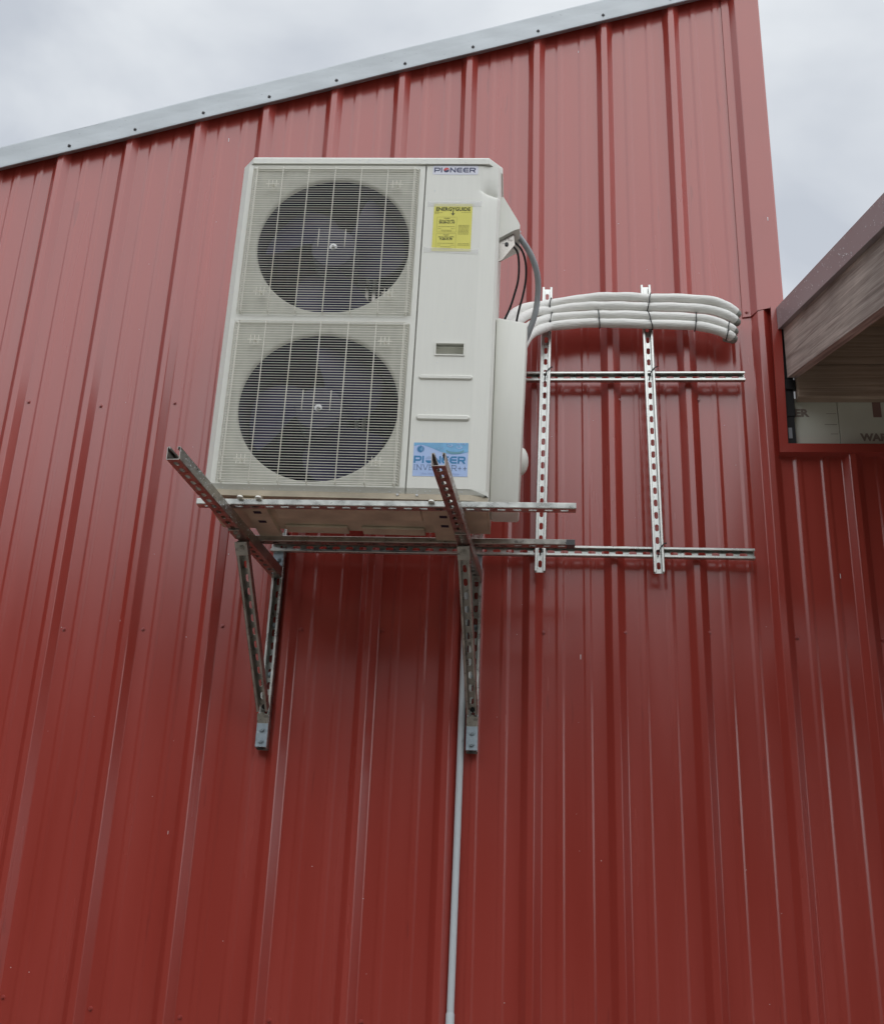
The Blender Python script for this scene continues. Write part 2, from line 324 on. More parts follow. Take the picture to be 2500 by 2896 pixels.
b.obj('sill_trim', 'red_trim', wing)
# insulation boards
foam = []
for i, (xa, xb, yy) in enumerate([(1.000, 1.2015, 0.016), (1.2035, 2.42, 0.012), (2.4235, 3.64, 0.014), (3.6435, 4.88, 0.012)]):
    b = MB(); b.box(xa, xb, yy, yy + 0.025, 3.775, 4.02); foam.append(b.obj('insulation_board', 'board', wing))
def text(s, size, m, parent, loc, sx=1.0, bold=0.0, name='lettering', align='LEFT', face='-y', lift=0.0):
    cu = bpy.data.curves.new('t', 'FONT'); cu.body = s; cu.size = size; cu.offset = bold; cu.align_x = align; cu.resolution_u = 2
    to = bpy.data.objects.new('t', cu); COL.objects.link(to)
    bpy.context.view_layer.update()
    me = bpy.data.meshes.new_from_object(to.evaluated_get(bpy.context.evaluated_depsgraph_get()))
    bpy.data.objects.remove(to, do_unlink=True); bpy.data.curves.remove(cu)
    me.name = name
    for v in me.vertices: x, y, z = v.co; v.co = (x * sx, 0, y)
    me.materials.clear()
    o = link(name, me, m, parent); o.location = loc
    return o
text('ER', 0.046, 'print_grey', foam[0], (1.035, 0.0152, 3.941), 1.05, 0.0022)
text('WAR', 0.043, 'print_grey', foam[1], (1.281, 0.0112, 3.834), 1.0, 0.0022)
b = MB(); b.box(1.3365, 1.369, 0.0106, 0.0116, 3.936, 4.015); b.obj('printed_mark', 'print_brown', foam[1])
for i, zz in enumerate([3.864, 3.953, 3.905]):
    b = MB(); b.box(1.168 - 0.01 * i, 1.196, 0.0152, 0.0158, zz, zz + 0.0016); b.obj('printed_tick', 'print_grey', foam[0])
# black flashing in the gap beside the jamb
b = MB(); b.box(0.99, 1.0285, -0.006, 0.010, 3.79, 3.93); b.box(0.99, 1.0335, -0.010, 0.008, 3.93, 4.045, 0.002); b.box(0.99, 1.043, -0.018, 0.006, 4.045, 4.088, 0.004); b.box(0.99, 1.036, -0.012, 0.004, 4.088, 4.33); b.box(0.994, 1.024, -0.016, 0.0, 4.10, 4.104)
fl = b.obj('flashing_membrane', 'black', wing)
b = MB(); b.box(1.001, 1.0155, -0.0075, -0.0065, 3.834, 3.880); b.obj('grey_tag', 'grey_label', fl)
# ledger boards
for za, zb2, y0 in [(4.0, 4.1435, -0.038), (4.147, 4.40, -0.036)]:
    b = MB(); b.box(1.043, 4.9, y0, 0.010, za, zb2, 0.003); b.obj('ledger_board', 'wood', wing)
SL = 0.3755
def zr(y): return 4.2985 + SL * (y + 0.061)         # lower edge of the fascia
YE, YB = -1.60, 3.0
def slant(mb, x0, x1, za, zb, ya, yb):
    mb.add([(x0, ya, zr(ya) + za), (x1, ya, zr(ya) + za), (x1, yb, zr(yb) + za), (x0, yb, zr(yb) + za), (x0, ya, zr(ya) + zb), (x1, ya, zr(ya) + zb), (x1, yb, zr(yb) + zb), (x0, yb, zr(yb) + zb)],
           [(0, 3, 2, 1), (4, 5, 6, 7), (0, 1, 5, 4), (1, 2, 6, 5), (2, 3, 7, 6), (3, 0, 4, 7)])
for i, x in enumerate([1.007, 1.62, 2.23, 2.84, 3.45, 4.06, 4.67]):
    b = MB(); slant(b, x, x + 0.039, -0.222, 0.004, YE, -0.040); b.obj('rafter', 'wood_grey', wing)
b = MB(); slant(b, 1.0, 4.9, 0.008, 0.026, YE, -0.04); b.obj('roof_sheathing', 'ply', wing)
b = MB(); slant(b, 1.0215, 4.9, 0.080, 0.086, YE - 0.03, YB); slant(b, 0.9930, 1.0215, 0.080, 0.086, YE - 0.03, -0.04); b.obj('roof_sheet', 'brown', wing)
b = MB(); slant(b, 0.9860, 0.9925, 0.0, 0.1015, YE - 0.03, -0.040); slant(b, 0.9925, 1.0065, 0.0, 0.005, YE - 0.03, -0.040); slant(b, 0.9925, 1.02, 0.095, 0.1015, YE - 0.03, -0.040)
b.obj('fascia_trim', 'brown', wing)
b = MB(); b.box(1.05, 4.85, YE + 0.10, YE + 0.19, zr(YE) - 0.44, zr(YE) - 0.215); b.obj('eave_beam', 'wood', wing)
for x in (1.75, 4.6):
    b = MB(); b.box(x, x + 0.14, YE + 0.08, YE + 0.22, 0.0, zr(YE) - 0.441); b.obj('post', 'wood_post', wing)

# ------------------------------------------------------------------ slotted strut channel
def strut_mesh(L, depth=0.0413, w=0.0413, pitch=0.0508, sl=0.0286, sw=0.0143, t=0.0024, off=0.0):
    b = MB(); hw = w / 2; iw = hw - t
    def web(poly, walls):
        n = len(poly); b.add([(x, y, 0) for x, y in poly] + [(x, y, t) for x, y in poly], [tuple(range(n))[::-1], tuple(range(n, 2 * n))] + [(i, (i + 1) % n, n + (i + 1) % n, n + i) for i in walls])
    def plain(a, c, wa=False, wc=False):
        web([(a, -iw), (c, -iw), (c, iw), (a, iw)], ([3] if wa else []) + ([1] if wc else []))
    u = off; cells = []
    while u + pitch <= L + 1e-6: cells.append(u); u += pitch
    if off > 1e-4: plain(0, off, wa=True)
    for a in cells:
        c = a + pitch / 2; r = sw / 2; h = sl / 2 - r; N_ = 5
        arcR = [(c + h + r * math.cos(q), r * math.sin(q)) for q in [math.pi / 2 * k / N_ for k in range(N_ + 1)]]
        arcL = [(c - h - r * math.sin(q), r * math.cos(q)) for q in [math.pi / 2 * k / N_ for k in range(N_ + 1)]]
        up = [(a, 0)] + arcL[::-1] + arcR[::-1] + [(a + pitch, 0), (a + pitch, iw), (a, iw)]
        k = len(arcL) * 2
        web(up, list(range(1, k)))
        web([(x, -y) for x, y in up], list(range(1, k)))
    if L - u > 1e-4: plain(u, L, wc=True)
    ch = 0.0022; lp = 0.0095
    half = [(iw, 0), (hw - ch, 0), (hw, ch), (hw, depth - ch), (hw - ch, depth), (hw - lp + 0.001, depth), (hw - lp, depth - 0.001), (hw - lp, depth - 0.0075), (hw - lp + t, depth - 0.0075), (hw - lp + t, depth - t), (iw, depth - t)]
    b.prism(half, 'x', 0, L); b.prism([(-y, z) for y, z in half], 'x', 0, L)
    return b
def strut(name, p0, p1, opening, m, parent=None, depth=0.0413, off=0.0):
    """channel from p0 to p1: the line runs along the middle of the slotted web, the open side faces 'opening'"""
    p0, p1 = Vector(p0), Vector(p1)
    return strut_mesh((p1 - p0).length, depth, off=off).obj(name, m, parent, mw=frame(p0, p1 - p0, opening))
def bolt(parent, p, d, r=0.0085, m='bolt'):
    b = MB(); b.disc((0, 0, 0), r * 1.25, (0, 0, 1), 0.002, 18); b.disc((0, 0, 0.002), r, (0, 0, 1), 0.006, 6)
    b.disc((0, 0, 0.008), r * 0.45, (0, 0, 1), 0.003, 8)
    return b.obj('bolt', m, parent, mw=frame(p, Vector(d).orthogonal(), d))

# two wall brackets: post, arm, brace, end plates
def bracket(xw_l, xw_t, zarm, ztip, ytip, xpost, label, zbot):
    t = thing('wall_bracket', (xpost, -0.006, zbot), label, 'bracket', group='brackets carrying the outdoor unit'); t.location = (xpost, -0.006, zbot)
    inv = Matrix.Translation((-xpost, 0.006, -zbot))
    def loc(p): return inv @ Vector(p)
    strut('post', loc((xpost, -0.005, zbot)), loc((xpost, -0.005, 3.418)), (0, -1, 0), 'zinc', t, off=0.01)
    a0 = Vector((xw_l, -0.052, zarm)); a1 = Vector((xw_t, ytip, ztip))
    ad = (a0 - a1).normalized(); up = Vector((0, 0, 1)); up = (up - ad * up.dot(ad)).normalized(); sd_ = ad.cross(up)
    strut('arm', loc(a1), loc(a0), (0, 0, 1), 'zinc_dull', t, off=0.006)
    # brace from the underside of the arm down to the foot of the post
    k = (0.512 + a0.y) / (a0.y - a1.y) if False else (-0.512 - a0.y) / (a1.y - a0.y)
    ptop = a0 + (a1 - a0) * k - up * 0.008
    pbot = Vector((xpost, -0.075, zbot + 0.128))
    bd = (pbot - ptop).normalized(); front = Vector((0, -1, 0)) 
    back = Vector((0, 1, 0)); back = (back - bd * back.dot(bd)).normalized()
    strut('brace', loc(ptop + bd * 0.015 + back * 0.034), loc(pbot + back * 0.034), (0, -1, -0.3), 'zinc_dull', t, off=0.012)
    # angled plate joining arm and brace: leaf on the arm, leaf down the brace
    def plate(name, p, x, nrm, ln, wd, m, th=0.005):
        b = MB(); b.box(0, ln, -wd / 2, wd / 2, 0, th, 0.0012); return b.obj(name, m, t, mw=frame(loc(p), x, nrm))
    plate('joint_plate', ptop - ad * 0.088 - up * 0.0005 + up * 0.008, ad, -up, 0.088, 0.0405, 'zinc_dull')
    nb = -back
    plate('joint_plate', ptop + bd * 0.004 + nb * 0.008, bd, nb, 0.050, 0.0425, 'zinc_dull')
    bolt(t, loc(ptop + bd * 0.028 + nb * 0.0135), nb, 0.0095, 'zinc_dull'); bolt(t, loc(ptop - ad * 0.035 - up * -0.003), -up, 0.008, 'zinc_dull'); bolt(t, loc(ptop - ad * 0.066 - up * -0.003), -up, 0.008, 'zinc_dull')
    # foot plate: lower leaf flat on the post with two bolts, upper leaf bent out along the brace
    plate('foot_plate', (xpost, -0.0475, zbot + 0.002), (0, 0, 1), (0, -1, 0), 0.086, 0.041, 'plate', 0.006)
    for z in (0.025, 0.066): bolt(t, loc((xpost, -0.0535, zbot + z)), (0, -1, 0), 0.0095, 'plate')
    plate('foot_plate', (xpost, -0.0480, zbot + 0.088), (0, -0.42, 1), (0, -1, -0.42), 0.036, 0.0405, 'zinc_dull', 0.005)
    bolt(t, loc((xpost, -0.066, zbot + 0.118)), (0, -1, -0.42), 0.007, 'zinc_dull')
    bolt(t, loc((xpost, -0.050, zbot + 0.150)), (0, -1, -0.2), 0.008, 'black')
    # angle fitting between post and arm
    plate('angle_fitting', (xpost, -0.0475, zarm + 0.046), (0, 0, 1), (0, -1, 0), 0.058, 0.040, 'plate', 0.006)
    bolt(t, loc((xpost, -0.0535, zarm + 0.072)), (0, -1, 0), 0.009, 'plate')
    for z in (0.28, 0.47): bolt(t, loc((xpost, -0.010, zbot + z)), (0, -1, 0), 0.008, 'plate')
    return t
bracket(-0.9525, -1.0330, 3.2170, 3.1608, -1.200, -0.9525, 'left bracket with slotted arm jutting out past the unit left side', 2.571)
bracket(-0.1965, -0.2605, 3.2090, 3.1540, -1.180, -0.1985, 'right bracket with slotted arm jutting in front of the blue sticker', 2.575)

SH = 0.0206
def solo(name, p0, p1, opening, m, label, depth=SH, off=0.0):
    o = strut(name, p0, p1, opening, m, None, depth, off); return tag(o, label, 'strut', 'slotted steel struts')
# rails under the unit
solo('strut_rail', (-1.093, -0.699, 3.2305), (0.150, -0.699, 3.2228), (0, -0.049, 1), 'zinc', 'front slotted rail under the front edge of the unit', off=0.012)
solo('strut_rail', (-1.000, -0.334, 3.2480), (0.158, -0.334, 3.2425), (0, -0.049, 1), 'zinc_dull', 'rear slotted rail with dark cut end under the back of the unit', off=0.02)
rear = bpy.data.objects['strut_rail.001']
b = MB(); Lr = 1.158; b.box(Lr - 0.030, Lr + 0.0008, -0.0213, -0.0208, -0.0006, 0.0190); b.box(Lr - 0.028, Lr + 0.0008, -0.0208, 0.0208, -0.0008, -0.0004)
b.obj('darkened_end', 'dark_screw', rear)
# rack on the wall at the right
YH = -0.0475; YV = -0.0690
solo('strut_channel', (-0.982, YH, 3.3405), (0.830, YH, 3.3275), (0, -1, 0), 'zinc', 'long lower horizontal slotted strut fixed to the red wall', off=0.02)
solo('strut_channel', (-0.30, YH, 4.0765), (0.838, YH, 4.0785), (0, -1, 0), 'zinc', 'upper horizontal slotted strut on the wall below the pipes', off=0.01)
solo('strut_channel', (0.0385, YV, 3.2425), (0.0630, YV, 4.4800), (0, -1, 0), 'zinc', 'vertical slotted strut nearest to the unit right side', off=0.008)
solo('strut_channel', (0.4760, YV, 3.2435), (0.4600, YV, 4.4880), (0, -1, 0), 'zinc', 'vertical slotted strut farther right near the pipe loop end', off=0.004)

# ------------------------------------------------------------------ outdoor unit
D = 0.33
unit = thing('outdoor_unit', (-0.61182, -0.70647, 3.26668), 'ivory twin-fan outdoor heat pump unit on wall brackets', 'heat pump', (0.042526, 0.015956, 0.005837))
FX, FR = -0.113, 0.276; FZ = (0.968, 0.330)
# fan panel: sheet with two shallow recesses, each holding an orifice plate with a rolled round lip
b = MB(); XL, XR = -0.447, 0.2035; GX0, GX1 = -0.4258, 0.1806; REC = 0.010; plates = []
ZG = [(0.9790, 0.304), (0.3402, 0.304)]
zb_ = [0.034, ZG[1][0] - 0.304, ZG[1][0] + 0.304, ZG[0][0] - 0.304, ZG[0][0] + 0.304, 1.300]
def quad(x0, x1, z0, z1): b.add([(x0, 0, z0), (x1, 0, z0), (x1, 0, z1), (x0, 0, z1)], [(0, 1, 2, 3)])
gx0, gx1 = GX0 - 0.004, GX1 + 0.004
quad(XL, gx0, zb_[0], zb_[5]); quad(gx1, XR, zb_[0], zb_[5])
for q in (0, 2, 4): quad(gx0, gx1, zb_[q], zb_[q + 1])
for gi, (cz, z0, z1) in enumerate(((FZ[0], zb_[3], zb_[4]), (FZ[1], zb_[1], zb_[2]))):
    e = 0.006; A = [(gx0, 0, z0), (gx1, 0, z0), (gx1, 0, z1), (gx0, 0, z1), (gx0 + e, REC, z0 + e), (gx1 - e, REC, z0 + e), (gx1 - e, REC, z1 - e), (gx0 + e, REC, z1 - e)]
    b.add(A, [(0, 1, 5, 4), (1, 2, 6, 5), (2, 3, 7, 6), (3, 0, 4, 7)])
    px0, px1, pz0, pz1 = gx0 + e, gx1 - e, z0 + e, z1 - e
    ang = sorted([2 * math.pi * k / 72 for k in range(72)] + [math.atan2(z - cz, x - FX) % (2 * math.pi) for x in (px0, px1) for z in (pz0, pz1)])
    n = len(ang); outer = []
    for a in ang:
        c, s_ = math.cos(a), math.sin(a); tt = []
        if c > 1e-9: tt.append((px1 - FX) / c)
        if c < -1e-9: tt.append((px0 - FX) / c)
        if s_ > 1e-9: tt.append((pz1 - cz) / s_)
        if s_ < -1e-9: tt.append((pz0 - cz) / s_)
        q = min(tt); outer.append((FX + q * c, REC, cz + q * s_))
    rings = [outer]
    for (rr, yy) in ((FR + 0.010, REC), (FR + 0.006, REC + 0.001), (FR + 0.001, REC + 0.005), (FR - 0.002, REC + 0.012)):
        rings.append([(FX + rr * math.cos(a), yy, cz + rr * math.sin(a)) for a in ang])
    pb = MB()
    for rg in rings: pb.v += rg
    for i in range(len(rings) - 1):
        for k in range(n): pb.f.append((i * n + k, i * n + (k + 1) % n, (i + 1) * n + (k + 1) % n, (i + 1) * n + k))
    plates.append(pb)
# left chamfer, bottom fold
b.add([(XL, 0, 0.034), (XL, 0, 1.300), (-0.4715, 0.024, 1.300), (-0.4715, 0.024, 0.034)], [(0, 1, 2, 3)])
b.add([(-0.4715, 0.024, 0.034), (-0.4715, 0.024, 1.300), (-0.4735, 0.030, 1.300), (-0.4735, 0.030, 0.034)], [(0, 1, 2, 3)])
b.add([(XL, 0, 0.034), (XR, 0, 0.034), (XR, 0.010, 0.016), (XL, 0.010, 0.016)], [(0, 1, 2, 3)])
b.add([(XL, 0, 0.034), (XL, 0.010, 0.016), (-0.4715, 0.030, 0.016), (-0.4715, 0.024, 0.034)], [(0, 1, 2, 3)])
b.add([(XR, 0, 0.034), (XR, 0, 1.300), (XR, 0.02, 1.300), (XR, 0.02, 0.016), (XR, 0.010, 0.016)], [(0, 1, 2, 3, 4)])
fp = b.obj('fan_panel', 'ivory', unit)
for pb in plates: pb.obj('orifice_plate', 'ivory_shaded', fp, smooth=25)
# service panel on the right with folds, a hand hole and a dent
def frange(a, c, n): return [a + (c - a) * k / n for k in range(n)]
xs = frange(0.2085, 0.279, 3) + frange(0.279, 0.374, 4) + frange(0.374, 0.402, 3) + frange(0.402, 0.468, 22) + frange(0.468, 0.477, 3) + [0.477]
zs_ = [0.034] + frange(0.06, 0.527, 18) + frange(0.527, 0.569, 3) + frange(0.569, 1.15, 22) + frange(1.15, 1.25, 34) + [1.25, 1.275, 1.300]
def face_y(x, z):
    y = 0.0 if x < 0.412 else (0.011 * (x - 0.412) / 0.056 if x < 0.468 else 0.011 + (x - 0.468) * 2.1)
    wx = max(0.0, 1 - abs(x - 0.442) / 0.040) if x < 0.475 else 0
    wx = min(1.0, wx * 1.5)
    s_ = z - (1.190 - 0.33 * (x - 0.422))
    dpt = 0.0125 * (math.exp(-s_ / 0.019) if s_ > 0 else math.exp(s_ / 0.0045))
    wide = 0.004 * math.exp(-((x - 0.43) / 0.035) ** 2 - ((z - 1.2) / 0.05) ** 2)
    return y + dpt * wx + wide * (1 if x < 0.475 else 0)
b = MB(); n = len(xs); b.v = [(x, face_y(x, z), z) for z in zs_ for x in xs]
for j in range(len(zs_) - 1):
    for i in range(n - 1):
        xm, zm = (xs[i] + xs[i + 1]) / 2, (zs_[j] + zs_[j + 1]) / 2
        if 0.279 < xm < 0.374 and 0.527 < zm < 0.569: continue
        b.f.append((j * n + i, j * n + i + 1, (j + 1) * n + i + 1, (j + 1) * n + i))
b.add([(0.2085, 0, 0.034), (0.423, 0.002, 0.034), (0.470, 0.012, 0.018), (0.455, 0.020, 0.012), (0.2085, 0.010, 0.016)], [(0, 1, 2, 4), (1, 2, 3), (1, 3, 4)])
b.add([(0.423, 0.0022, 0.034), (0.468, 0.011, 0.034), (0.477, 0.03, 0.034), (0.477, 0.03, 0.016), (0.470, 0.012, 0.018)], [(0, 1, 2, 3, 4)])
b.add([(0.2085, 0, 0.016), (0.2085, 0, 1.300), (0.2085, 0.02, 1.300), (0.2085, 0.02, 0.016)], [(0, 1, 2, 3)])
sp = b.obj('service_panel', 'ivory', unit, smooth=30)
# cabinet behind the front panels
b = MB()
b.box(-0.4735, -0.4705, 0.030, D, 0.0, 1.300); b.box(0.4735, 0.4770, 0.0302, D, 0.0, 1.300); b.box(0.2060, 0.4735, D - 0.003, D, 0.0, 1.300)
b.box(0.2045, 0.2060, 0.012, D - 0.004, 0.010, 1.298)
b.obj('cabinet', 'ivory', unit)
b = MB(); b.box(-0.4705, 0.2045, D - 0.03, D - 0.006, 0.012, 1.298); b.obj('coil', 'coil', unit)
b = MB(); b.box(-0.470, -0.4685, 0.032, D - 0.031, 0.012, 1.298); b.box(-0.468, 0.204, 0.05, D - 0.031, 1.290, 1.297); b.box(-0.468, 0.204, 0.05, D - 0.031, 0.0125, 0.0135)
b.box(0.2025, 0.2040, 0.06, D - 0.031, 0.014, 1.289)
b.obj('inner_lining', 'dark', unit)
# base pan with rim and underside swages
b = MB(); b.prism([(-0.4735, 0.010 + 0.022), (-0.447, 0.006), (0.42, 0.006), (0.4745, 0.024), (0.4775, 0.04), (0.4775, D - 0.005), (-0.4735, D - 0.005)], 'z', -0.004, 0.0155)
for xa, xb in ((-0.24, -0.02), (0.03, 0.25)):
    b.box(xa, xb, D - 0.06, D + 0.004, -0.014, -0.0045, 0.003)
b.box(0.37, 0.47, 0.04, D - 0.03, -0.011, -0.0045, 0.003); b.box(-0.25, 0.25, 0.07, 0.20, -0.010, -0.0045, 0.003)
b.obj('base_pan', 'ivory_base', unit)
# lid with cut front corners
def lidprof(e): return [(-0.433 - e, -0.007 - e), (0.436 + e, -0.007 - e), (0.482 + e, 0.052), (0.482 + e, D + 0.004), (-0.480 - e, D + 0.004), (-0.480 - e, 0.052)]
b = MB(); a0 = lidprof(0.0); a1 = lidprof(-0.003); a2 = lidprof(-0.02)
n = 6; lv = [(x, y, 1.302) for x, y in a0] + [(x, y, 1.324) for x, y in a0] + [(x, y, 1.3295) for x, y in a1] + [(x, y, 1.331) for x, y in a2]
b.add(lv, [(k * n + i, k * n + (i + 1) % n, (k + 1) * n + (i + 1) % n, (k + 1) * n + i) for k in range(3) for i in range(n)] + [tuple(range(18, 24)), tuple(range(6))])
b.obj('lid', 'ivory', unit)
# feet
for xc in (-0.305, 0.325):
    b = MB(); b.box(xc - 0.038, xc + 0.038, -0.012, 0.372, -0.0235, -0.0205); b.box(xc - 0.038, xc - 0.0345, -0.012, 0.372, -0.0205, -0.0045); b.box(xc + 0.0345, xc + 0.038, -0.012, 0.372, -0.0205, -0.0045)
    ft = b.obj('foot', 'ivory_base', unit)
    for y in (0.10, 0.19):
        b = MB(); b.box(xc - 0.012, xc + 0.014, y, y + 0.022, -0.0243, -0.0236); b.obj('foot_hole', 'dark', ft)
    for dx in (-0.03, 0.03):
        b = MB(); b.disc((xc + dx, -0.022, -0.0226), 0.011, (0, 0, 1), 0.006, 12, 0.008); b.obj('foot_bolt', 'ivory', ft)
# pressed swages, hand hole, screws
def capsule(xa, xb, zc, h, m, name, y0=0.0, pr=0.004):
    b = MB(); r = h / 2; prof = []
    for k in range(9): q = math.pi / 2 + math.pi * k / 8; prof.append((xa + r + r * math.cos(q), zc + r * math.sin(q)))
    for k in range(9): q = -math.pi / 2 + math.pi * k / 8; prof.append((xb - r + r * math.cos(q), zc + r * math.sin(q)))
    n = len(prof); cx = (xa + xb) / 2; lay = [(1, 0.0), (1, 0.0)]
    vs = []
    for f, y in ((1.0, y0 - 0.0002), (0.86, y0 - pr * 0.55), (0.55, y0 - pr)):
        vs += [(max(xa + r, min(xb - r, x)) + (x - max(xa + r, min(xb - r, x))) * f, y, zc + (z - zc) * f) for x, z in prof]
    b.add(vs, [(k * n + i, k * n + (i + 1) % n, (k + 1) * n + (i + 1) % n, (k + 1) * n + i) for k in range(2) for i in range(n)] + [tuple(range(2 * n, 3 * n))])
    return b.obj(name, m, sp, smooth=40)
capsule(0.226, 0.410, 0.440, 0.018, 'ivory', 'pressed_rib', pr=0.006); capsule(0.225, 0.407, 0.289, 0.022, 'ivory', 'pressed_rib', pr=0.007)
b = MB(); xa, xb, za, zb2 = 0.279, 0.374, 0.527, 0.569; e = 0.004
for (p0, p1, p2, p3) in ((xa - e, xb + e, za - e, za), (xa - e, xb + e, zb2, zb2 + e), (xa - e, xa, za, zb2), (xb, xb + e, za, zb2)): b.box(p0, p1, -0.0035, 0.030, p2, p3)
b.box(xa, xb, 0.028, 0.0298, za, zb2)
b.add([(xa, 0.028, zb2), (xb, 0.028, zb2), (xb, 0.002, zb2 - 0.010), (xa, 0.002, zb2 - 0.010)], [(0, 1, 2, 3)])
b.obj('hand_hole', 'ivory', sp)
for x in (0.180, 0.244):
    b = MB(); b.disc((x, 0.007, 0.0115), 0.0055, (0, -1, 0), 0.004, 12, 0.004); b.obj('screw', 'bolt', fp if x < 0.2 else sp)
    b = MB()
# wire grilles
GX0, GX1 = -0.4258, 0.1806
wb = MB(); yf = -0.0215
wb.tube([(GX0, 0.001, 0), (GX0, yf + 0.005, 0), (GX0 + 0.005, yf, 0), (GX1 - 0.005, yf, 0), (GX1, yf + 0.005, 0), (GX1, 0.001, 0)], 0.0010, 5, False)
wme = wb.mesh('wire', True); wme.materials.append(M['wire'])
GC = (GX0 + GX1) / 2
vb = MB(); vb.tube([(0, 0.001, -0.3015), (0, -0.0145, -0.3012), (0, -0.0188, -0.297), (0, -0.0188, 0.297), (0, -0.0145, 0.3012), (0, 0.001, 0.3015)], 0.0018, 5, False)
vme = vb.mesh('upright_wire', True); vme.materials.append(M['wire'])
sb = MB(); sb.tube([(0, -0.0188, -0.030), (0, -0.0188, 0.045)], 0.0015, 5); sme = sb.mesh('short_wire', True); sme.materials.append(M['wire'])
cb = MB()
for dx in (-0.014, 0.0, 0.014): cb.tube([(dx, -0.0185, -0.016), (dx, -0.0185, 0.018)], 0.0013, 5)
cb.tube([(-0.024, -0.0182, 0.0), (0.024, -0.0182, 0.0)], 0.0018, 5); cb.box(-0.006, 0.006, -0.0172, 0.001, -0.002, 0.002)
cme = cb.mesh('grille_clip'); cme.materials.append(M['wire'])
fan_me = None
def blade_mesh():
    b = MB(); nr, na = 9, 9; vs = []
    for i in range(nr):
        rr = 0.070 + (0.252 - 0.070) * i / (nr - 1); f = i / (nr - 1)
        span = R(52 + 34 * math.sin(math.pi * min(1, f * 0.75 + 0.18))); sweep = R(26) * f ** 1.5
        for j in range(na):
            u = j / (na - 1) - 0.5; a = u * span + sweep
            y = 0.085 - u * (0.105 - 0.045 * f) + 0.018 * math.cos(math.pi * u)
            vs.append((rr * math.cos(a), y, rr * math.sin(a)))
    fs = [(i * na + j, i * na + j + 1, (i + 1) * na + j + 1, (i + 1) * na + j) for i in range(nr - 1) for j in range(na - 1)]
    b.add(vs, fs); b.add([(x, y + 0.004, z) for x, y, z in vs], [q[::-1] for q in fs])
    return b.mesh('blade', True)
bl = blade_mesh(); bl.materials.append(M['fan'])
for gi, cz in enumerate((0.9790, 0.3402)):
    fb = MB(); z = 0.3012; fb.tube([(GX0 + 0.012, 0.001, z), (GX0 + 0.014, -0.012, z), (GX1 - 0.014, -0.012, z), (GX1 - 0.012, 0.001, z), (GX1 - 0.012, 0.001, -z), (GX1 - 0.014, -0.012, -z), (GX0 + 0.014, -0.012, -z), (GX0 + 0.012, 0.001, -z), (GX0 + 0.012, 0.001, z)], 0.0013, 5, False)
    gr = fb.obj('fan_grille', 'wire', unit, smooth=True); gr.location = (0, 0, cz)
    nw = 63
    for k in range(nw):
        o = link('wire', wme, None, gr); o.location = (0, 0, -0.2985 + 0.597 * k / (nw - 1))
    for k in range(-3, 4):
        o = link('upright_wire', vme, None, gr); o.location = (GC + k * 0.0963, 0, 0)
    for dx in (-0.048, 0.048):
        o = link('short_wire', sme, None, gr); o.location = (FX + dx, 0, -0.010)
    for dx in (-0.2265, 0.2265):
        for dz in (-0.2235, 0.2255):
            o = link('grille_clip', cme, None, gr); o.location = (GC + dx, 0, dz)
    sh_ = MB(); sh_.tube([(FX, 0.0225, FZ[gi]), (FX, 0.19, FZ[gi])], FR - 0.0018, 64, False); sh_.obj('shaded_shroud', 'dark', unit, smooth=40)  # dark tube: shade of the orifice wall put into its colour
    # fan: hub, bolt, three paddles
    hb = MB(); hb.tube([(0, 0.034, 0), (0, 0.028, 0), (0, 0.026, 0)], 0.08, 40, True, [0.080, 0.078, 0.070]); hb.tube([(0, 0.034, 0), (0, 0.15, 0)], 0.08, 40, True, [0.080, 0.084])
    fan = hb.obj('fan', 'hub', unit, smooth=40); fan.location = (FX, 0, FZ[gi]); fan.rotation_euler = (0, R((-8, 78)[gi]), 0)
    for k in range(3):
        o = link('blade', bl, None, fan); o.rotation_euler = (0, R(120 * k), 0)
    nbm = MB(); nbm.disc((0, 0.0258, 0), 0.013, (0, -1, 0), 0.002, 18); nbm.disc((0, 0.0238, 0), 0.009, (0, -1, 0), 0.009, 6); nbm.disc((0, 0.0148, 0), 0.004, (0, -1, 0), 0.006, 10)
    nbm.obj('hub_nut', 'bolt', fan)
    # motor and its upright bracket
    mb_ = MB(); mb_.tube([(FX, 0.16, FZ[gi]), (FX, 0.27, FZ[gi])], 0.06, 24); mb_.obj('fan_motor', 'dark', unit, smooth=40)
for xa in (-0.010, 0.016):
    b = MB(); b.box(xa, xa + 0.012, 0.180, 0.192, 0.02, 0.64); b.obj('motor_bracket', 'zinc', unit)
    b = MB(); b.box(xa, xa + 0.012, 0.180, 0.192, 0.66, 1.285); b.obj('motor_bracket', 'zinc_dull', unit)

# side covers
b = MB(); b.box(0.4772, 0.588, 0.078, 0.300, 0.030, 0.702, 0.010)
# taper the lower edge a little
b.v = [(x - (0.012 if z < 0.06 and x > 0.57 else 0), y + (0.035 if z < 0.05 and y < 0.1 else 0) + (0.0 if x > 0.5 else 0.0), z + (0.018 if z > 0.68 and x < 0.50 else 0)) for x, y, z in b.v]
pc = b.obj('pipe_cover', 'ivory', unit, smooth=40)
b = MB(); n_ = 10
for k in range(n_ + 1):
    q = math.pi * k / n_; rr = 0.030 * math.sin(q)
    b.v += [(0.578 + rr * math.cos(t_ * 2 * math.pi / 12) * 0.85, 0.285 + rr * math.sin(t_ * 2 * math.pi / 12), 0.258 + 0.052 * math.cos(q)) for t_ in range(12)]
b.f += [(k * 12 + i, k * 12 + (i + 1) % 12, (k + 1) * 12 + (i + 1) % 12, (k + 1) * 12 + i) for k in range(n_) for i in range(12)]
b.obj('valve_cap', 'ivory', unit, smooth=True)
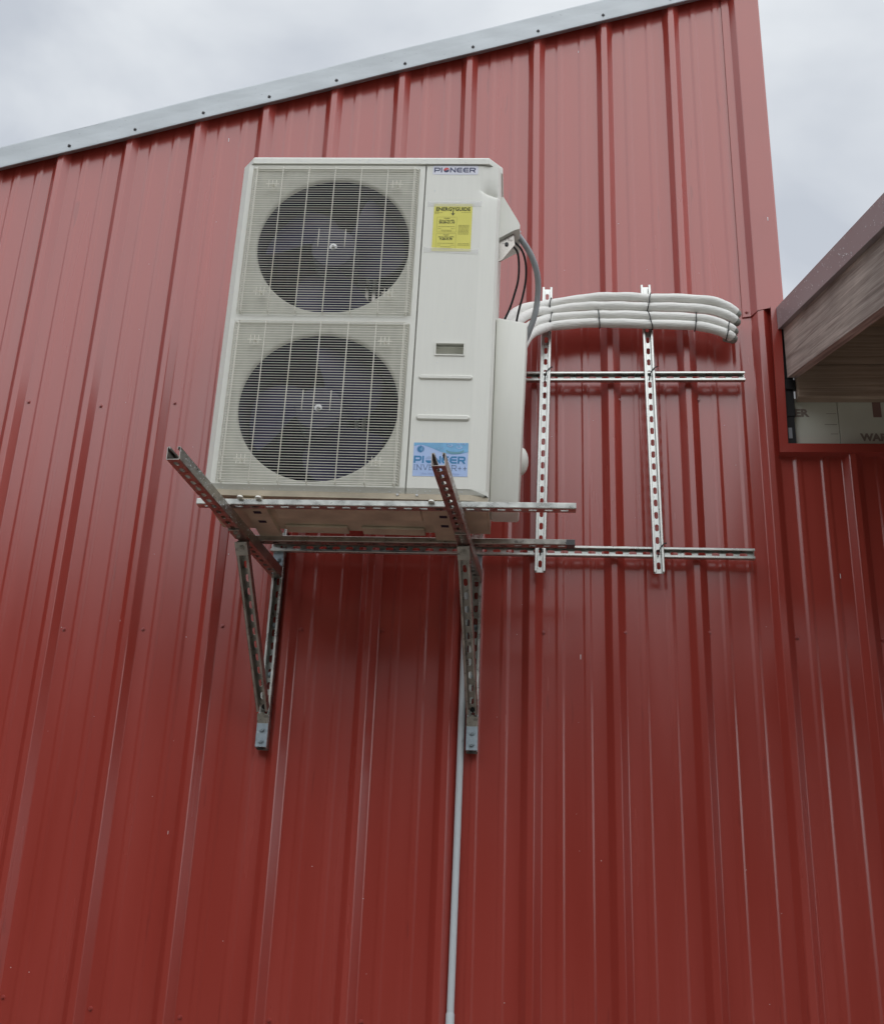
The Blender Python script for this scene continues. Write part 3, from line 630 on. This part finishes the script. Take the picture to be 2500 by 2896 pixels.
b = MB(); b.prism([(0.4772, 1.232), (0.487, 1.232), (0.544, 1.128), (0.5505, 1.112), (0.5500, 1.096), (0.5300, 1.090), (0.4772, 1.056)], 'y', 0.095, 0.255)
b.obj('wiring_cover', 'ivory', unit, smooth=15)
b = MB(); b.prism([(0.4772, 1.054), (0.528, 1.086), (0.534, 1.040), (0.490, 0.975), (0.4772, 0.968)], 'y', 0.112, 0.118)
b.box(0.4772, 0.530, 0.118, 0.200, 1.076, 1.079)
wc = b.obj('wiring_bracket', 'zinc_dull', unit)
b = MB(); b.disc((0.504, 0.112, 1.04), 0.007, (0, -1, 0), 0.005, 10); b.obj('cable_gland', 'black', wc)

# ---- stickers (thin sheets on the service panel)
def poly_sheet(name, pts, y, m, parent):
    b = MB(); b.add([(x, y, z) for x, z in pts], [tuple(range(len(pts)))]); return b.obj(name, m, parent)
def rrect(x0, x1, z0, z1, r, n=5):
    o = []
    for cx, cz, a in ((x1 - r, z1 - r, 0), (x0 + r, z1 - r, 90), (x0 + r, z0 + r, 180), (x1 - r, z0 + r, 270)):
        for k in range(n + 1): q = R(a + 90 * k / n); o.append((cx + r * math.cos(q), cz + r * math.sin(q)))
    return o
STROKES = {   # unit square letters as poly-lines
 'P': [[(0, 0), (0, 1)], [(0, .93), (.72, .93), (.86, .83), (.86, .50), (.72, .38), (0, .38)]], 'I': [[(.12, 0), (.12, 1)]],
 'N': [[(0, 0), (0, 1)], [(0, .96), (.84, .04)], [(.84, 0), (.84, 1)]],
 'E': [[(.86, .93), (.22, .93), (.02, .72), (.02, .28), (.22, .07), (.86, .07)], [(.06, .5), (.84, .5)]],
 'R': [[(0, 0), (0, 1)], [(0, .93), (.74, .93), (.87, .83), (.87, .54), (.74, .44), (0, .44)], [(.48, .44), (.88, 0)]],
 'V': [[(0, 1), (.44, 0), (.88, 1)]], 'T': [[(0, .95), (.84, .95)], [(.42, 0), (.42, .95)]], '+': [[(.05, .42), (.80, .42)], [(.42, .08), (.42, .76)]],
 'e': [[(0, 0), (0, 1)], [(0, .95), (.62, .95)], [(0, .5), (.5, .5)], [(0, .05), (.66, .05)]]}
def strokes(word, x0, z0, cw, ch, gap, th, y, m, parent, skip=(), serif=0.0, widths={}):
    b = MB(); x = x0
    for i, c in enumerate(word):
        wdt = cw * widths.get(c, 1.0)
        if i not in skip:
            for pl in STROKES[c]:
                pts = [Vector((x + px * wdt, z0 + pz * ch)) for px, pz in pl]
                for p, q in zip(pts, pts[1:]):
                    d = (q - p).normalized(); nn = Vector((-d.y, d.x)) * th / 2; e = d * th * 0.22
                    b.add([(v.x, y - 0.00001 * len(b.f) % 0.0001, v.y) for v in (p - e - nn, q + e - nn, q + e + nn, p - e + nn)], [(0, 1, 2, 3)])
                if serif and c != '+':
                    for p in (pts[0], pts[-1]):
                        if abs(p.y - z0) < 1e-6 or abs(p.y - z0 - ch) < 1e-6:
                            b.add([(p.x - serif, y - 0.0001, p.y - 0.0004), (p.x + serif, y - 0.0001, p.y - 0.0004), (p.x + serif, y - 0.0001, p.y + 0.0005), (p.x - serif, y - 0.0001, p.y + 0.0005)], [(0, 1, 2, 3)])
        x += wdt + gap
    return b.obj('lettering', m, parent)
def ellipse(cx, cz, rx, rz, n=20, a0=0, a1=360): return [(cx + rx * math.cos(R(a0 + (a1 - a0) * k / n)), cz + rz * math.sin(R(a0 + (a1 - a0) * k / n))) for k in range(n + (0 if a1 - a0 == 360 else 1))]
# brand sticker at the top
st = poly_sheet('brand_sticker', rrect(0.231, 0.3955, 1.2600, 1.2990, 0.007), -0.0008, 'st_white', unit); st['label'] = 'white rounded brand sticker with dark blue letters'
lw = {'I': 0.32}
strokes('PINNEER', 0.2380, 1.2700, 0.0200, 0.0190, 0.0036, 0.0044, -0.0014, 'navy', st, skip=(2,), widths=lw)
ox = 0.2380 + 0.0200 + 0.0036 + 0.0064 + 0.0036 + 0.0085
b = MB(); wave = [(ox - 0.0102 + 0.0204 * k / 10, 1.2795 + 0.0030 * math.sin(-math.pi + 2 * math.pi * k / 10)) for k in range(11)]
poly_sheet('logo_half', wave + ellipse(ox, 1.2795, 0.0102, 0.0102, 14, 8, 172), -0.0014, 'ink_red', st)
poly_sheet('logo_half', [(x, z - 0.0022) for x, z in wave[::-1]] + ellipse(ox, 1.2795, 0.0102, 0.0102, 14, 190, 350), -0.0014, 'navy', st)
# yellow energy sheet with tape
zig = [(0.2425 + (0.0010 if k % 2 else 0), 0.937 + 0.198 * k / 34) for k in range(35)]
zag = [(0.3815 - (0.0010 if k % 2 else 0), 1.135 - 0.198 * k / 34) for k in range(35)]
eg = poly_sheet('energy_label', zig + zag, -0.0009, 'yellow', unit); eg['label'] = 'yellow energy rating sheet taped to the service panel'
text('ENERGYGUIDE', 0.0205, 'ink', eg, (0.312, -0.0015, 1.1055), 0.90, 0.00055, align='CENTER')
poly_sheet('arrow', [(0.3108, 1.1045), (0.3142, 1.1045), (0.3142, 1.0935), (0.3200, 1.0955), (0.3125, 1.0855), (0.3050, 1.0955), (0.3108, 1.0935)], -0.0015, 'ink', eg)
def boxline(x0, x1, z0, z1, t, m, parent, y=-0.0014):
    b = MB()
    for q in ((x0, x1, z0, z0 + t), (x0, x1, z1 - t, z1), (x0, x0 + t, z0, z1), (x1 - t, x1, z0, z1)): b.add([(q[0], y, q[2]), (q[1], y, q[2]), (q[1], y, q[3]), (q[0], y, q[3])], [(0, 1, 2, 3)])
    return b.obj('printed_frame', m, parent)
def lines(rows, m, parent, y=-0.0014, name='fine_print'):
    b = MB(); rr = random.Random(len(rows))
    for x0, x1, z, t in rows:
        x = x0
        while x < x1:
            w = rr.uniform(0.004, 0.012); xe = min(x + w, x1); b.add([(x, y, z), (xe, y, z), (xe, y, z + t), (x, y, z + t)], [(0, 1, 2, 3)]); x = xe + 0.0012
    return b.obj(name, m, parent)
boxline(0.2570, 0.3270, 1.0160, 1.0790, 0.0006, 'ink_soft', eg); boxline(0.2570, 0.3270, 0.9450, 1.0105, 0.0006, 'ink_soft', eg)
text('Cooling', 0.0065, 'ink_soft', eg, (0.292, -0.0015, 1.0715), 1, 0.0002, align='CENTER'); text('Efficiency Rating (SEER)', 0.0062, 'ink', eg, (0.292, -0.0015, 1.0630), 0.92, 0.0001, align='CENTER')
text('20.50-21.10', 0.0118, 'ink', eg, (0.292, -0.0015, 1.0525), 1, 0.0004, align='CENTER')
text('Heating', 0.0065, 'ink_soft', eg, (0.292, -0.0015, 1.0025), 1, 0.0002, align='CENTER'); text('Efficiency Rating (HSPF)', 0.0062, 'ink', eg, (0.292, -0.0015, 0.9940), 0.92, 0.0001, align='CENTER')
text('9.50-9.70', 0.0118, 'ink', eg, (0.292, -0.0015, 0.9835), 1, 0.0004, align='CENTER')
lines([(0.262, 0.322, 1.0380, 0.0012), (0.262, 0.274, 1.0300, 0.001), (0.308, 0.322, 1.0300, 0.001), (0.272, 0.312, 1.0235, 0.001), (0.275, 0.310, 1.0195, 0.001),
       (0.262, 0.322, 0.9690, 0.0012), (0.262, 0.274, 0.9615, 0.001), (0.308, 0.322, 0.9615, 0.001), (0.274, 0.310, 0.9545, 0.0012), (0.270, 0.314, 0.9490, 0.001)] +
      [(0.334, 0.372, 1.0440 - 0.0052 * k, 0.0014) for k in range(8)] + [(0.334, 0.374, 0.9680, 0.0012), (0.334, 0.376, 0.9620, 0.0016), (0.2470, 0.262, 1.1010, 0.001), (0.2470, 0.275, 1.0970, 0.0012), (0.2470, 0.262, 1.0930, 0.001), (0.342, 0.376, 1.0980, 0.001)], 'ink_soft', eg)
tp = poly_sheet('tape_strip', [(0.2205, 1.1225), (0.4130, 1.1235), (0.4130, 1.1455), (0.2205, 1.1445)], -0.0019, 'tape', unit)
tp = poly_sheet('tape_strip', [(0.2150, 0.9330), (0.4085, 0.9265), (0.4095, 0.9455), (0.2155, 0.9535)], -0.0019, 'tape', unit)
# blue sticker
bs = poly_sheet('blue_sticker', [(0.2255, 0.0765), (0.4065, 0.0780), (0.4055, 0.1985), (0.2245, 0.1965)], -0.0008, 'b_pale', unit); bs['label'] = 'pale blue sticker with teal letters, water drops and leaf, partly behind the arm'
wv = [(0.2250, 0.1965), (0.2250, 0.1840), (0.240, 0.1885), (0.254, 0.1885), (0.272, 0.1830), (0.290, 0.1755), (0.310, 0.1670), (0.335, 0.1590), (0.358, 0.1565), (0.380, 0.1590), (0.4058, 0.1655), (0.4055, 0.1985)]
poly_sheet('printed_wave', wv, -0.0013, 'b_mid', bs)
poly_sheet('printed_leaf', ellipse(0.362, 0.1685, 0.030, 0.0105), -0.0017, 'b_leaf', bs); poly_sheet('printed_leaf', ellipse(0.362, 0.1725, 0.027, 0.0075), -0.0020, 'b_mid', bs)
for cx, cz, rx, rz in [(0.345, 0.1880, 0.0085, 0.005), (0.376, 0.1825, 0.0095, 0.006), (0.372, 0.1935, 0.006, 0.003), (0.390, 0.1945, 0.0065, 0.003), (0.322, 0.1790, 0.003, 0.0022), (0.307, 0.1765, 0.003, 0.002), (0.336, 0.1945, 0.004, 0.002)]:
    poly_sheet('printed_drop', ellipse(cx, cz, rx, rz), -0.0022, 'b_pale', bs); poly_sheet('printed_drop', ellipse(cx - rx * 0.1, cz + rz * 0.18, rx * 0.72, rz * 0.7), -0.0025, 'b_mid', bs)
b = MB()
for k in range(16):
    q = R(22.5 * k + 11); c, s_ = math.cos(q), math.sin(q); cx, cz = 0.2485, 0.1735
    r0, r1, w_ = (0.0065, 0.0115, 0.0014) if k < 4 or k >= 12 else (0.0030, 0.0125, 0.0016)
    b.add([(cx + c * r0 - s_ * w_ / 2, -0.0016, cz + s_ * r0 + c * w_ / 2), (cx + c * r0 + s_ * w_ / 2, -0.0016, cz + s_ * r0 - c * w_ / 2), (cx + c * r1 + s_ * w_, -0.0016, cz + s_ * r1 - c * w_), (cx + c * r1 - s_ * w_, -0.0016, cz + s_ * r1 + c * w_)], [(0, 1, 2, 3)])
b.add([(0.2478, -0.0018, 0.1605), (0.2490, -0.0018, 0.1605), (0.2490, -0.0018, 0.1865), (0.2478, -0.0018, 0.1865)], [(0, 1, 2, 3)])
b.obj('sun_and_frost_emblem', 'b_deep', bs)
poly_sheet('sun_half', [(0.2495, 0.1670)] + ellipse(0.2495, 0.1735, 0.0055, 0.0062, 10, -90, 90), -0.0017, 'b_mid', bs)
strokes('PINNEER', 0.2300, 0.1245, 0.0228, 0.0235, 0.0040, 0.0056, -0.0014, 'b_deep', bs, skip=(2,), widths=lw)
ox = 0.2300 + 0.0228 + 0.0040 + 0.0073 + 0.0040 + 0.0100
poly_sheet('logo_half', ellipse(ox, 0.1362, 0.0122, 0.0122, 14, 15, 175), -0.0014, 'b_faint', bs); poly_sheet('logo_half', ellipse(ox, 0.1352, 0.0122, 0.0122, 14, 190, 350), -0.0014, 'b_deep', bs)
strokes('INVeRTeR++', 0.2300, 0.0985, 0.0170, 0.0190, 0.0036, 0.0020, -0.0014, 'b_slate', bs, serif=0.0028, widths={'I': 0.32, 'e': 0.75, '+': 0.78})
text('Ultra High Efficiency Heat Pump', 0.0095, 'b_faint', bs, (0.316, -0.0014, 0.0835), 1.02, 0.0003, align='CENTER')

# ------------------------------------------------------------------ insulated pipe loop
T1 = [(-0.106, -0.4, 4.081), (-0.088, -0.33, 4.177), (-0.056, -0.25, 4.262), (-0.011, -0.18, 4.326), (0.033, -0.14, 4.359), (0.078, -0.115, 4.383), (0.173, -0.11, 4.404), (0.269, -0.11, 4.415), (0.37, -0.11, 4.416), (0.471, -0.11, 4.41), (0.584, -0.11, 4.41), (0.708, -0.115, 4.394), (0.77, -0.11, 4.374), (0.802, -0.095, 4.360)]
T2 = [(-0.091, -0.4, 4.061), (-0.069, -0.33, 4.148), (-0.04, -0.26, 4.224), (0.002, -0.19, 4.293), (0.04, -0.15, 4.325), (0.078, -0.12, 4.346), (0.173, -0.112, 4.366), (0.268, -0.11, 4.374), (0.369, -0.11, 4.374), (0.47, -0.11, 4.369), (0.583, -0.11, 4.366), (0.707, -0.112, 4.352), (0.762, -0.11, 4.335), (0.798, -0.095, 4.323)]
T3 = [(-0.044, -0.36, 4.068), (-0.024, -0.28, 4.158), (0.009, -0.2, 4.239), (0.04, -0.16, 4.277), (0.078, -0.125, 4.31), (0.173, -0.112, 4.326), (0.268, -0.11, 4.331), (0.368, -0.11, 4.33), (0.469, -0.11, 4.327), (0.569, -0.11, 4.323), (0.656, -0.11, 4.316), (0.735, -0.11, 4.296), (0.785, -0.1, 4.275)]
T4 = [(-0.035, -0.36, 4.033), (-0.015, -0.28, 4.126), (0.015, -0.21, 4.196), (0.046, -0.16, 4.242), (0.078, -0.13, 4.269), (0.173, -0.115, 4.288), (0.267, -0.11, 4.294), (0.368, -0.11, 4.293), (0.468, -0.11, 4.29), (0.567, -0.11, 4.286), (0.654, -0.11, 4.279), (0.733, -0.11, 4.259), (0.78, -0.1, 4.242)]
PR = 0.0192
for pts, lab, dz in ((T1, 'topmost white insulated pipe of the strapped bundle', -0.012), (T2, 'second white insulated pipe from the top of the bundle', -0.006), (T3, 'third white insulated pipe from the top of the bundle', -0.012), (T4, 'lowest white insulated pipe of the strapped bundle', 0.002)):
    e = Vector(pts[-1]); path = [Vector(p) for p in pts] + [e + Vector((0.016, 0.014, -0.006)), e + Vector((0.016, 0.032, 0.004)), e + Vector((-0.008, 0.046, 0.020))]
    pr_ = thing('insulated_pipe', e, lab, 'pipe', group='white insulated pipes')
    cp = catmull(path, 6); k1 = 6 * len(pts) - 3
    rp_ = random.Random(lab); ph = rp_.uniform(0, 6)
    def squash(p): return 1 - 0.09 * sum(math.exp(-((p.x - tx) / 0.012) ** 2) for tx in ((0.072, 0.469) if pts in (T1, T2) else (0.074, 0.268, 0.470, 0.650)))
    sag = [Vector((0, 0, 0.0013 * math.sin(p.x * 13 + ph) + 0.0006 * math.sin(p.x * 41 + ph))) if 0.02 < p.x < 0.76 else Vector((0, 0, 0)) for p in cp]
    cp = [p + q for p, q in zip(cp, sag)]
    b = MB(); b.tube([p - e for p in cp[:k1 + 1]], PR, 18, True, [PR * squash(p) * (1 + 0.03 * math.sin(p.x * 60 + ph) + rp_.uniform(-0.015, 0.015)) for p in cp[:k1 + 1]]); b.obj('sleeve', 'foam', pr_, smooth=60)
    b = MB(); b.tube([p - e for p in cp[k1:]], PR * 0.97, 18); b.obj('return_bend', 'foam_shade', pr_, smooth=60)
# cable ties round each pair
def tie(x, c, hz, label, tilt=0.0, hy=0.020):
    pth = []
    for k in range(25):
        q = 2 * math.pi * k / 24; yy = math.cos(q); zz = math.sin(q)
        pth.append((tilt * zz, hy * (abs(yy) ** 0.7) * (1 if yy > 0 else -1), hz * (abs(zz) ** 0.8) * (1 if zz > 0 else -1)))
    b = MB(); b.tube(pth, 0.0021, 6, False); b.box(-0.003, 0.003, -hy - 0.004, -hy, -0.012, -0.004)
    o = b.obj('cable_tie', 'black'); o.location = (x, c[0], c[1]); return tag(o, label, 'cable tie', 'black cable ties')
tie(0.072, (-0.119, 4.3640), 0.041, 'black tie round the upper pipe pair at the left strut', 0.006)
tie(0.469, (-0.110, 4.3895), 0.043, 'black tie round the upper pipe pair at the right strut', 0.008)
tie(0.074, (-0.126, 4.2900), 0.043, 'black tie round the lower pipe pair at the left strut', 0.008)
tie(0.268, (-0.110, 4.3120), 0.041, 'black tie round the lower pipe pair midway between the struts', -0.003)
tie(0.470, (-0.110, 4.3080), 0.041, 'black tie round the lower pipe pair at the right strut', -0.010)
tie(0.650, (-0.110, 4.2980), 0.041, 'black tie round the lower pipe pair right of the struts', 0.004)
tie(0.775, (-0.104, 4.2600), 0.040, 'black tie round the pipe loop end near the building corner', 0.008)
# ties at the strut crossings
for x, z, lab in ((0.0545, 4.0790, 'black tie at crossing of upper strut and left vertical strut'), (0.4655, 4.0800, 'black tie at crossing of upper strut and right vertical strut'), (0.0405, 3.334, 'black tie at crossing of lower strut and left vertical strut'), (0.4750, 3.332, 'black tie at crossing of lower strut and right vertical strut')):
    b = MB(); b.tube(catmull([(x - 0.002, YV - 0.001, z - 0.022), (x, YV - 0.022, z - 0.015), (x + 0.006, YV - 0.027, z + 0.002), (x + 0.018, YV - 0.026, z + 0.018), (x + 0.030, YV - 0.030, z + 0.022)], 5), 0.0022, 6)
    tag(b.obj('cable_tie', 'black', smooth=True), lab, 'cable tie', 'black cable ties')

# ------------------------------------------------------------------ cables and conduits
COND = [(-0.066, -0.6, 4.392), (-0.046, -0.585, 4.37), (-0.016, -0.56, 4.336), (0.007, -0.53, 4.3), (0.02, -0.5, 4.265), (0.024, -0.47, 4.229), (0.021, -0.44, 4.186), (0.012, -0.42, 4.137), (-0.004, -0.4, 4.094), (-0.02, -0.38, 4.059), (-0.045, -0.36, 4.01)]
pth = catmull(COND, 16); rad = [0.0112 + (0.0007 if k % 2 else -0.0005) for k in range(len(pth))]
fc = thing('flexible_conduit', COND[0], 'grey ribbed flexible conduit curving from the wiring cover', 'conduit')
b = MB(); b.tube([p - Vector(COND[0]) for p in pth], 0.011, 14, True, rad); b.obj('hose', 'conduit', fc, smooth=True)
dv = (Vector(COND[1]) - Vector(COND[0])).normalized()
b = MB(); b.tube([-dv * 0.014, dv * 0.004, dv * 0.0042, dv * 0.022], 0.015, 16, True, [0.0155, 0.0155, 0.0175, 0.0165]); b.obj('fitting', 'conduit', fc, smooth=30)
CAB1 = [(-0.090, -0.575, 4.345), (-0.072, -0.58, 4.336), (-0.054, -0.56, 4.322), (-0.048, -0.53, 4.294), (-0.05, -0.49, 4.251), (-0.063, -0.45, 4.215), (-0.08, -0.42, 4.172), (-0.101, -0.4, 4.129), (-0.12, -0.38, 4.08)]
CAB2 = [(-0.085, -0.575, 4.36), (-0.062, -0.58, 4.348), (-0.037, -0.56, 4.329), (-0.023, -0.52, 4.3), (-0.022, -0.48, 4.258), (-0.032, -0.44, 4.215), (-0.046, -0.42, 4.165), (-0.056, -0.4, 4.122), (-0.065, -0.38, 4.07)]
for pts, lab in ((CAB1, 'black cable nearest the unit side, bowing below wiring cover'), (CAB2, 'black cable next to the grey flexible conduit')):
    b = MB(); b.tube(catmull(pts, 6), 0.0042, 8); tag(b.obj('black_cable', 'black', smooth=True), lab, 'cable', 'black cables')
pv = thing('pvc_conduit', (-0.2470, -0.0145, 0.0), 'straight grey plastic conduit running up the red wall', 'conduit')
b = MB(); b.tube([(0, 0, 0), (0.0005, 0, 1.7), (0.0050, 0, 2.2), (0.0085, 0, 2.75), (0.011, 0, 3.2)], 0.0122, 18); b.obj('pipe', 'pvc', pv, smooth=40)
b = MB(); b.tube([(0.0005, 0, 1.60), (0.0005, 0, 1.712), (0.0005, 0, 1.7185)], 0.0142, 18, True, [0.0145, 0.0145, 0.0125]); b.obj('coupling', 'pvc', pv, smooth=40)

# ------------------------------------------------------------------ rain beads
wd = MB(); rw = random.Random(11); uM = Matrix.Translation(unit.location) @ unit.rotation_euler.to_matrix().to_4x4()
def bead(p, n, r):
    p = Vector(p); n = Vector(n).normalized(); a = n.orthogonal().normalized(); c = n.cross(a); vs = [p + n * r * 0.6]; 
    for k in range(6): q = k * math.pi / 3; vs.append(p + (a * math.cos(q) + c * math.sin(q)) * r * 0.75 + n * r * 0.35)
    for k in range(6): q = k * math.pi / 3; vs.append(p + (a * math.cos(q) + c * math.sin(q)) * r)
    wd.add(vs, [(0, 1 + k, 1 + (k + 1) % 6) for k in range(6)] + [(1 + k, 7 + k, 7 + (k + 1) % 6, 1 + (k + 1) % 6) for k in range(6)])
def ub(x, y, z, n, r): bead(uM @ Vector((x, y, z)), uM.to_3x3() @ Vector(n), r)
for k in range(40): q = rw.random(); ub(-0.4480 - 0.022 * q, 0.001 + 0.022 * q, rw.uniform(0.1, 1.29), (-1, -1, 0), rw.uniform(0.0012, 0.0030))
for k in range(60): ub(rw.uniform(-0.42, 0.42), -0.007, rw.uniform(1.304, 1.323), (0, -1, 0), rw.uniform(0.0010, 0.0026))
for k in range(50): ub(rw.uniform(-0.42, 0.41), 0.005, rw.uniform(0.020, 0.030), (0, -1, -0.5), rw.uniform(0.0012, 0.0026))
for k in range(26): ub(rw.uniform(0.215, 0.41), 0.0, rw.choice([rw.uniform(0.05, 0.08), rw.uniform(0.2, 0.27), rw.uniform(0.31, 0.43), rw.uniform(0.46, 0.9), rw.uniform(1.16, 1.25)]), (0, -1, 0), rw.uniform(0.001, 0.0024))
for (xa, za, xb, zb2, ya, yb) in ((-0.9525, 3.217, -1.0330, 3.1608, -0.052, -1.2), (-0.1965, 3.209, -0.2605, 3.154, -0.052, -1.18)):
    for k in range(150):
        t_ = rw.uniform(0.3, 1.0); x = xa + (xb - xa) * t_; y = ya + (yb - ya) * t_; z = za + (zb2 - za) * t_
        bead((x + 0.0206, y, z + rw.uniform(0.004, 0.037)), (1, -0.1, 0), rw.uniform(0.0008, 0.0022))
    for k in range(26):
        t_ = rw.uniform(0.05, 1.0); x = xa + (xb - xa) * t_; y = ya + (yb - ya) * t_; z = za + (zb2 - za) * t_
        bead((x + rw.uniform(-0.018, 0.018), y, z), (0, 0, -1), rw.uniform(0.0010, 0.0022))
for k in range(120):
    y = rw.uniform(-1.6, -0.1); bead((0.986, y, zr(y) + rw.uniform(0.006, 0.095) ** 1.0), (-1, 0, 0), rw.uniform(0.0010, 0.0028))
for k in range(120):
    x = rw.uniform(-1.9, 0.9); bead((x, -0.0005, rw.uniform(1.7, 5.0)), (0, -1, 0), rw.uniform(0.0008, 0.0017))
CH = [(-1.795, 3.419),(-1.548, 3.054),(0.201, 5.806),(0.205, 5.594),(0.228, 5.087),(0.983, 4.85),(0.189, 2.941),(-1.371, 5.333),(1.148, 3.268),(-1.265, 2.273)]
for x, z in CH:     # water runs caught on the paint
    yy = -0.0315 if x > 0.9 and z > 4.4 else -0.0010
    wd.add([(x - 0.0011, yy, z - 0.009), (x + 0.0011, yy, z - 0.010), (x + 0.0013, yy, z + 0.008), (x - 0.0010, yy, z + 0.009), (x, yy - 0.0015, z)], [(0, 1, 4), (1, 2, 4), (2, 3, 4), (3, 0, 4)])
o = wd.obj('water_beads', 'drop', smooth=True); o['kind'] = 'stuff'; o['label'] = 'rain beads on the steel arms, the unit and the trims'
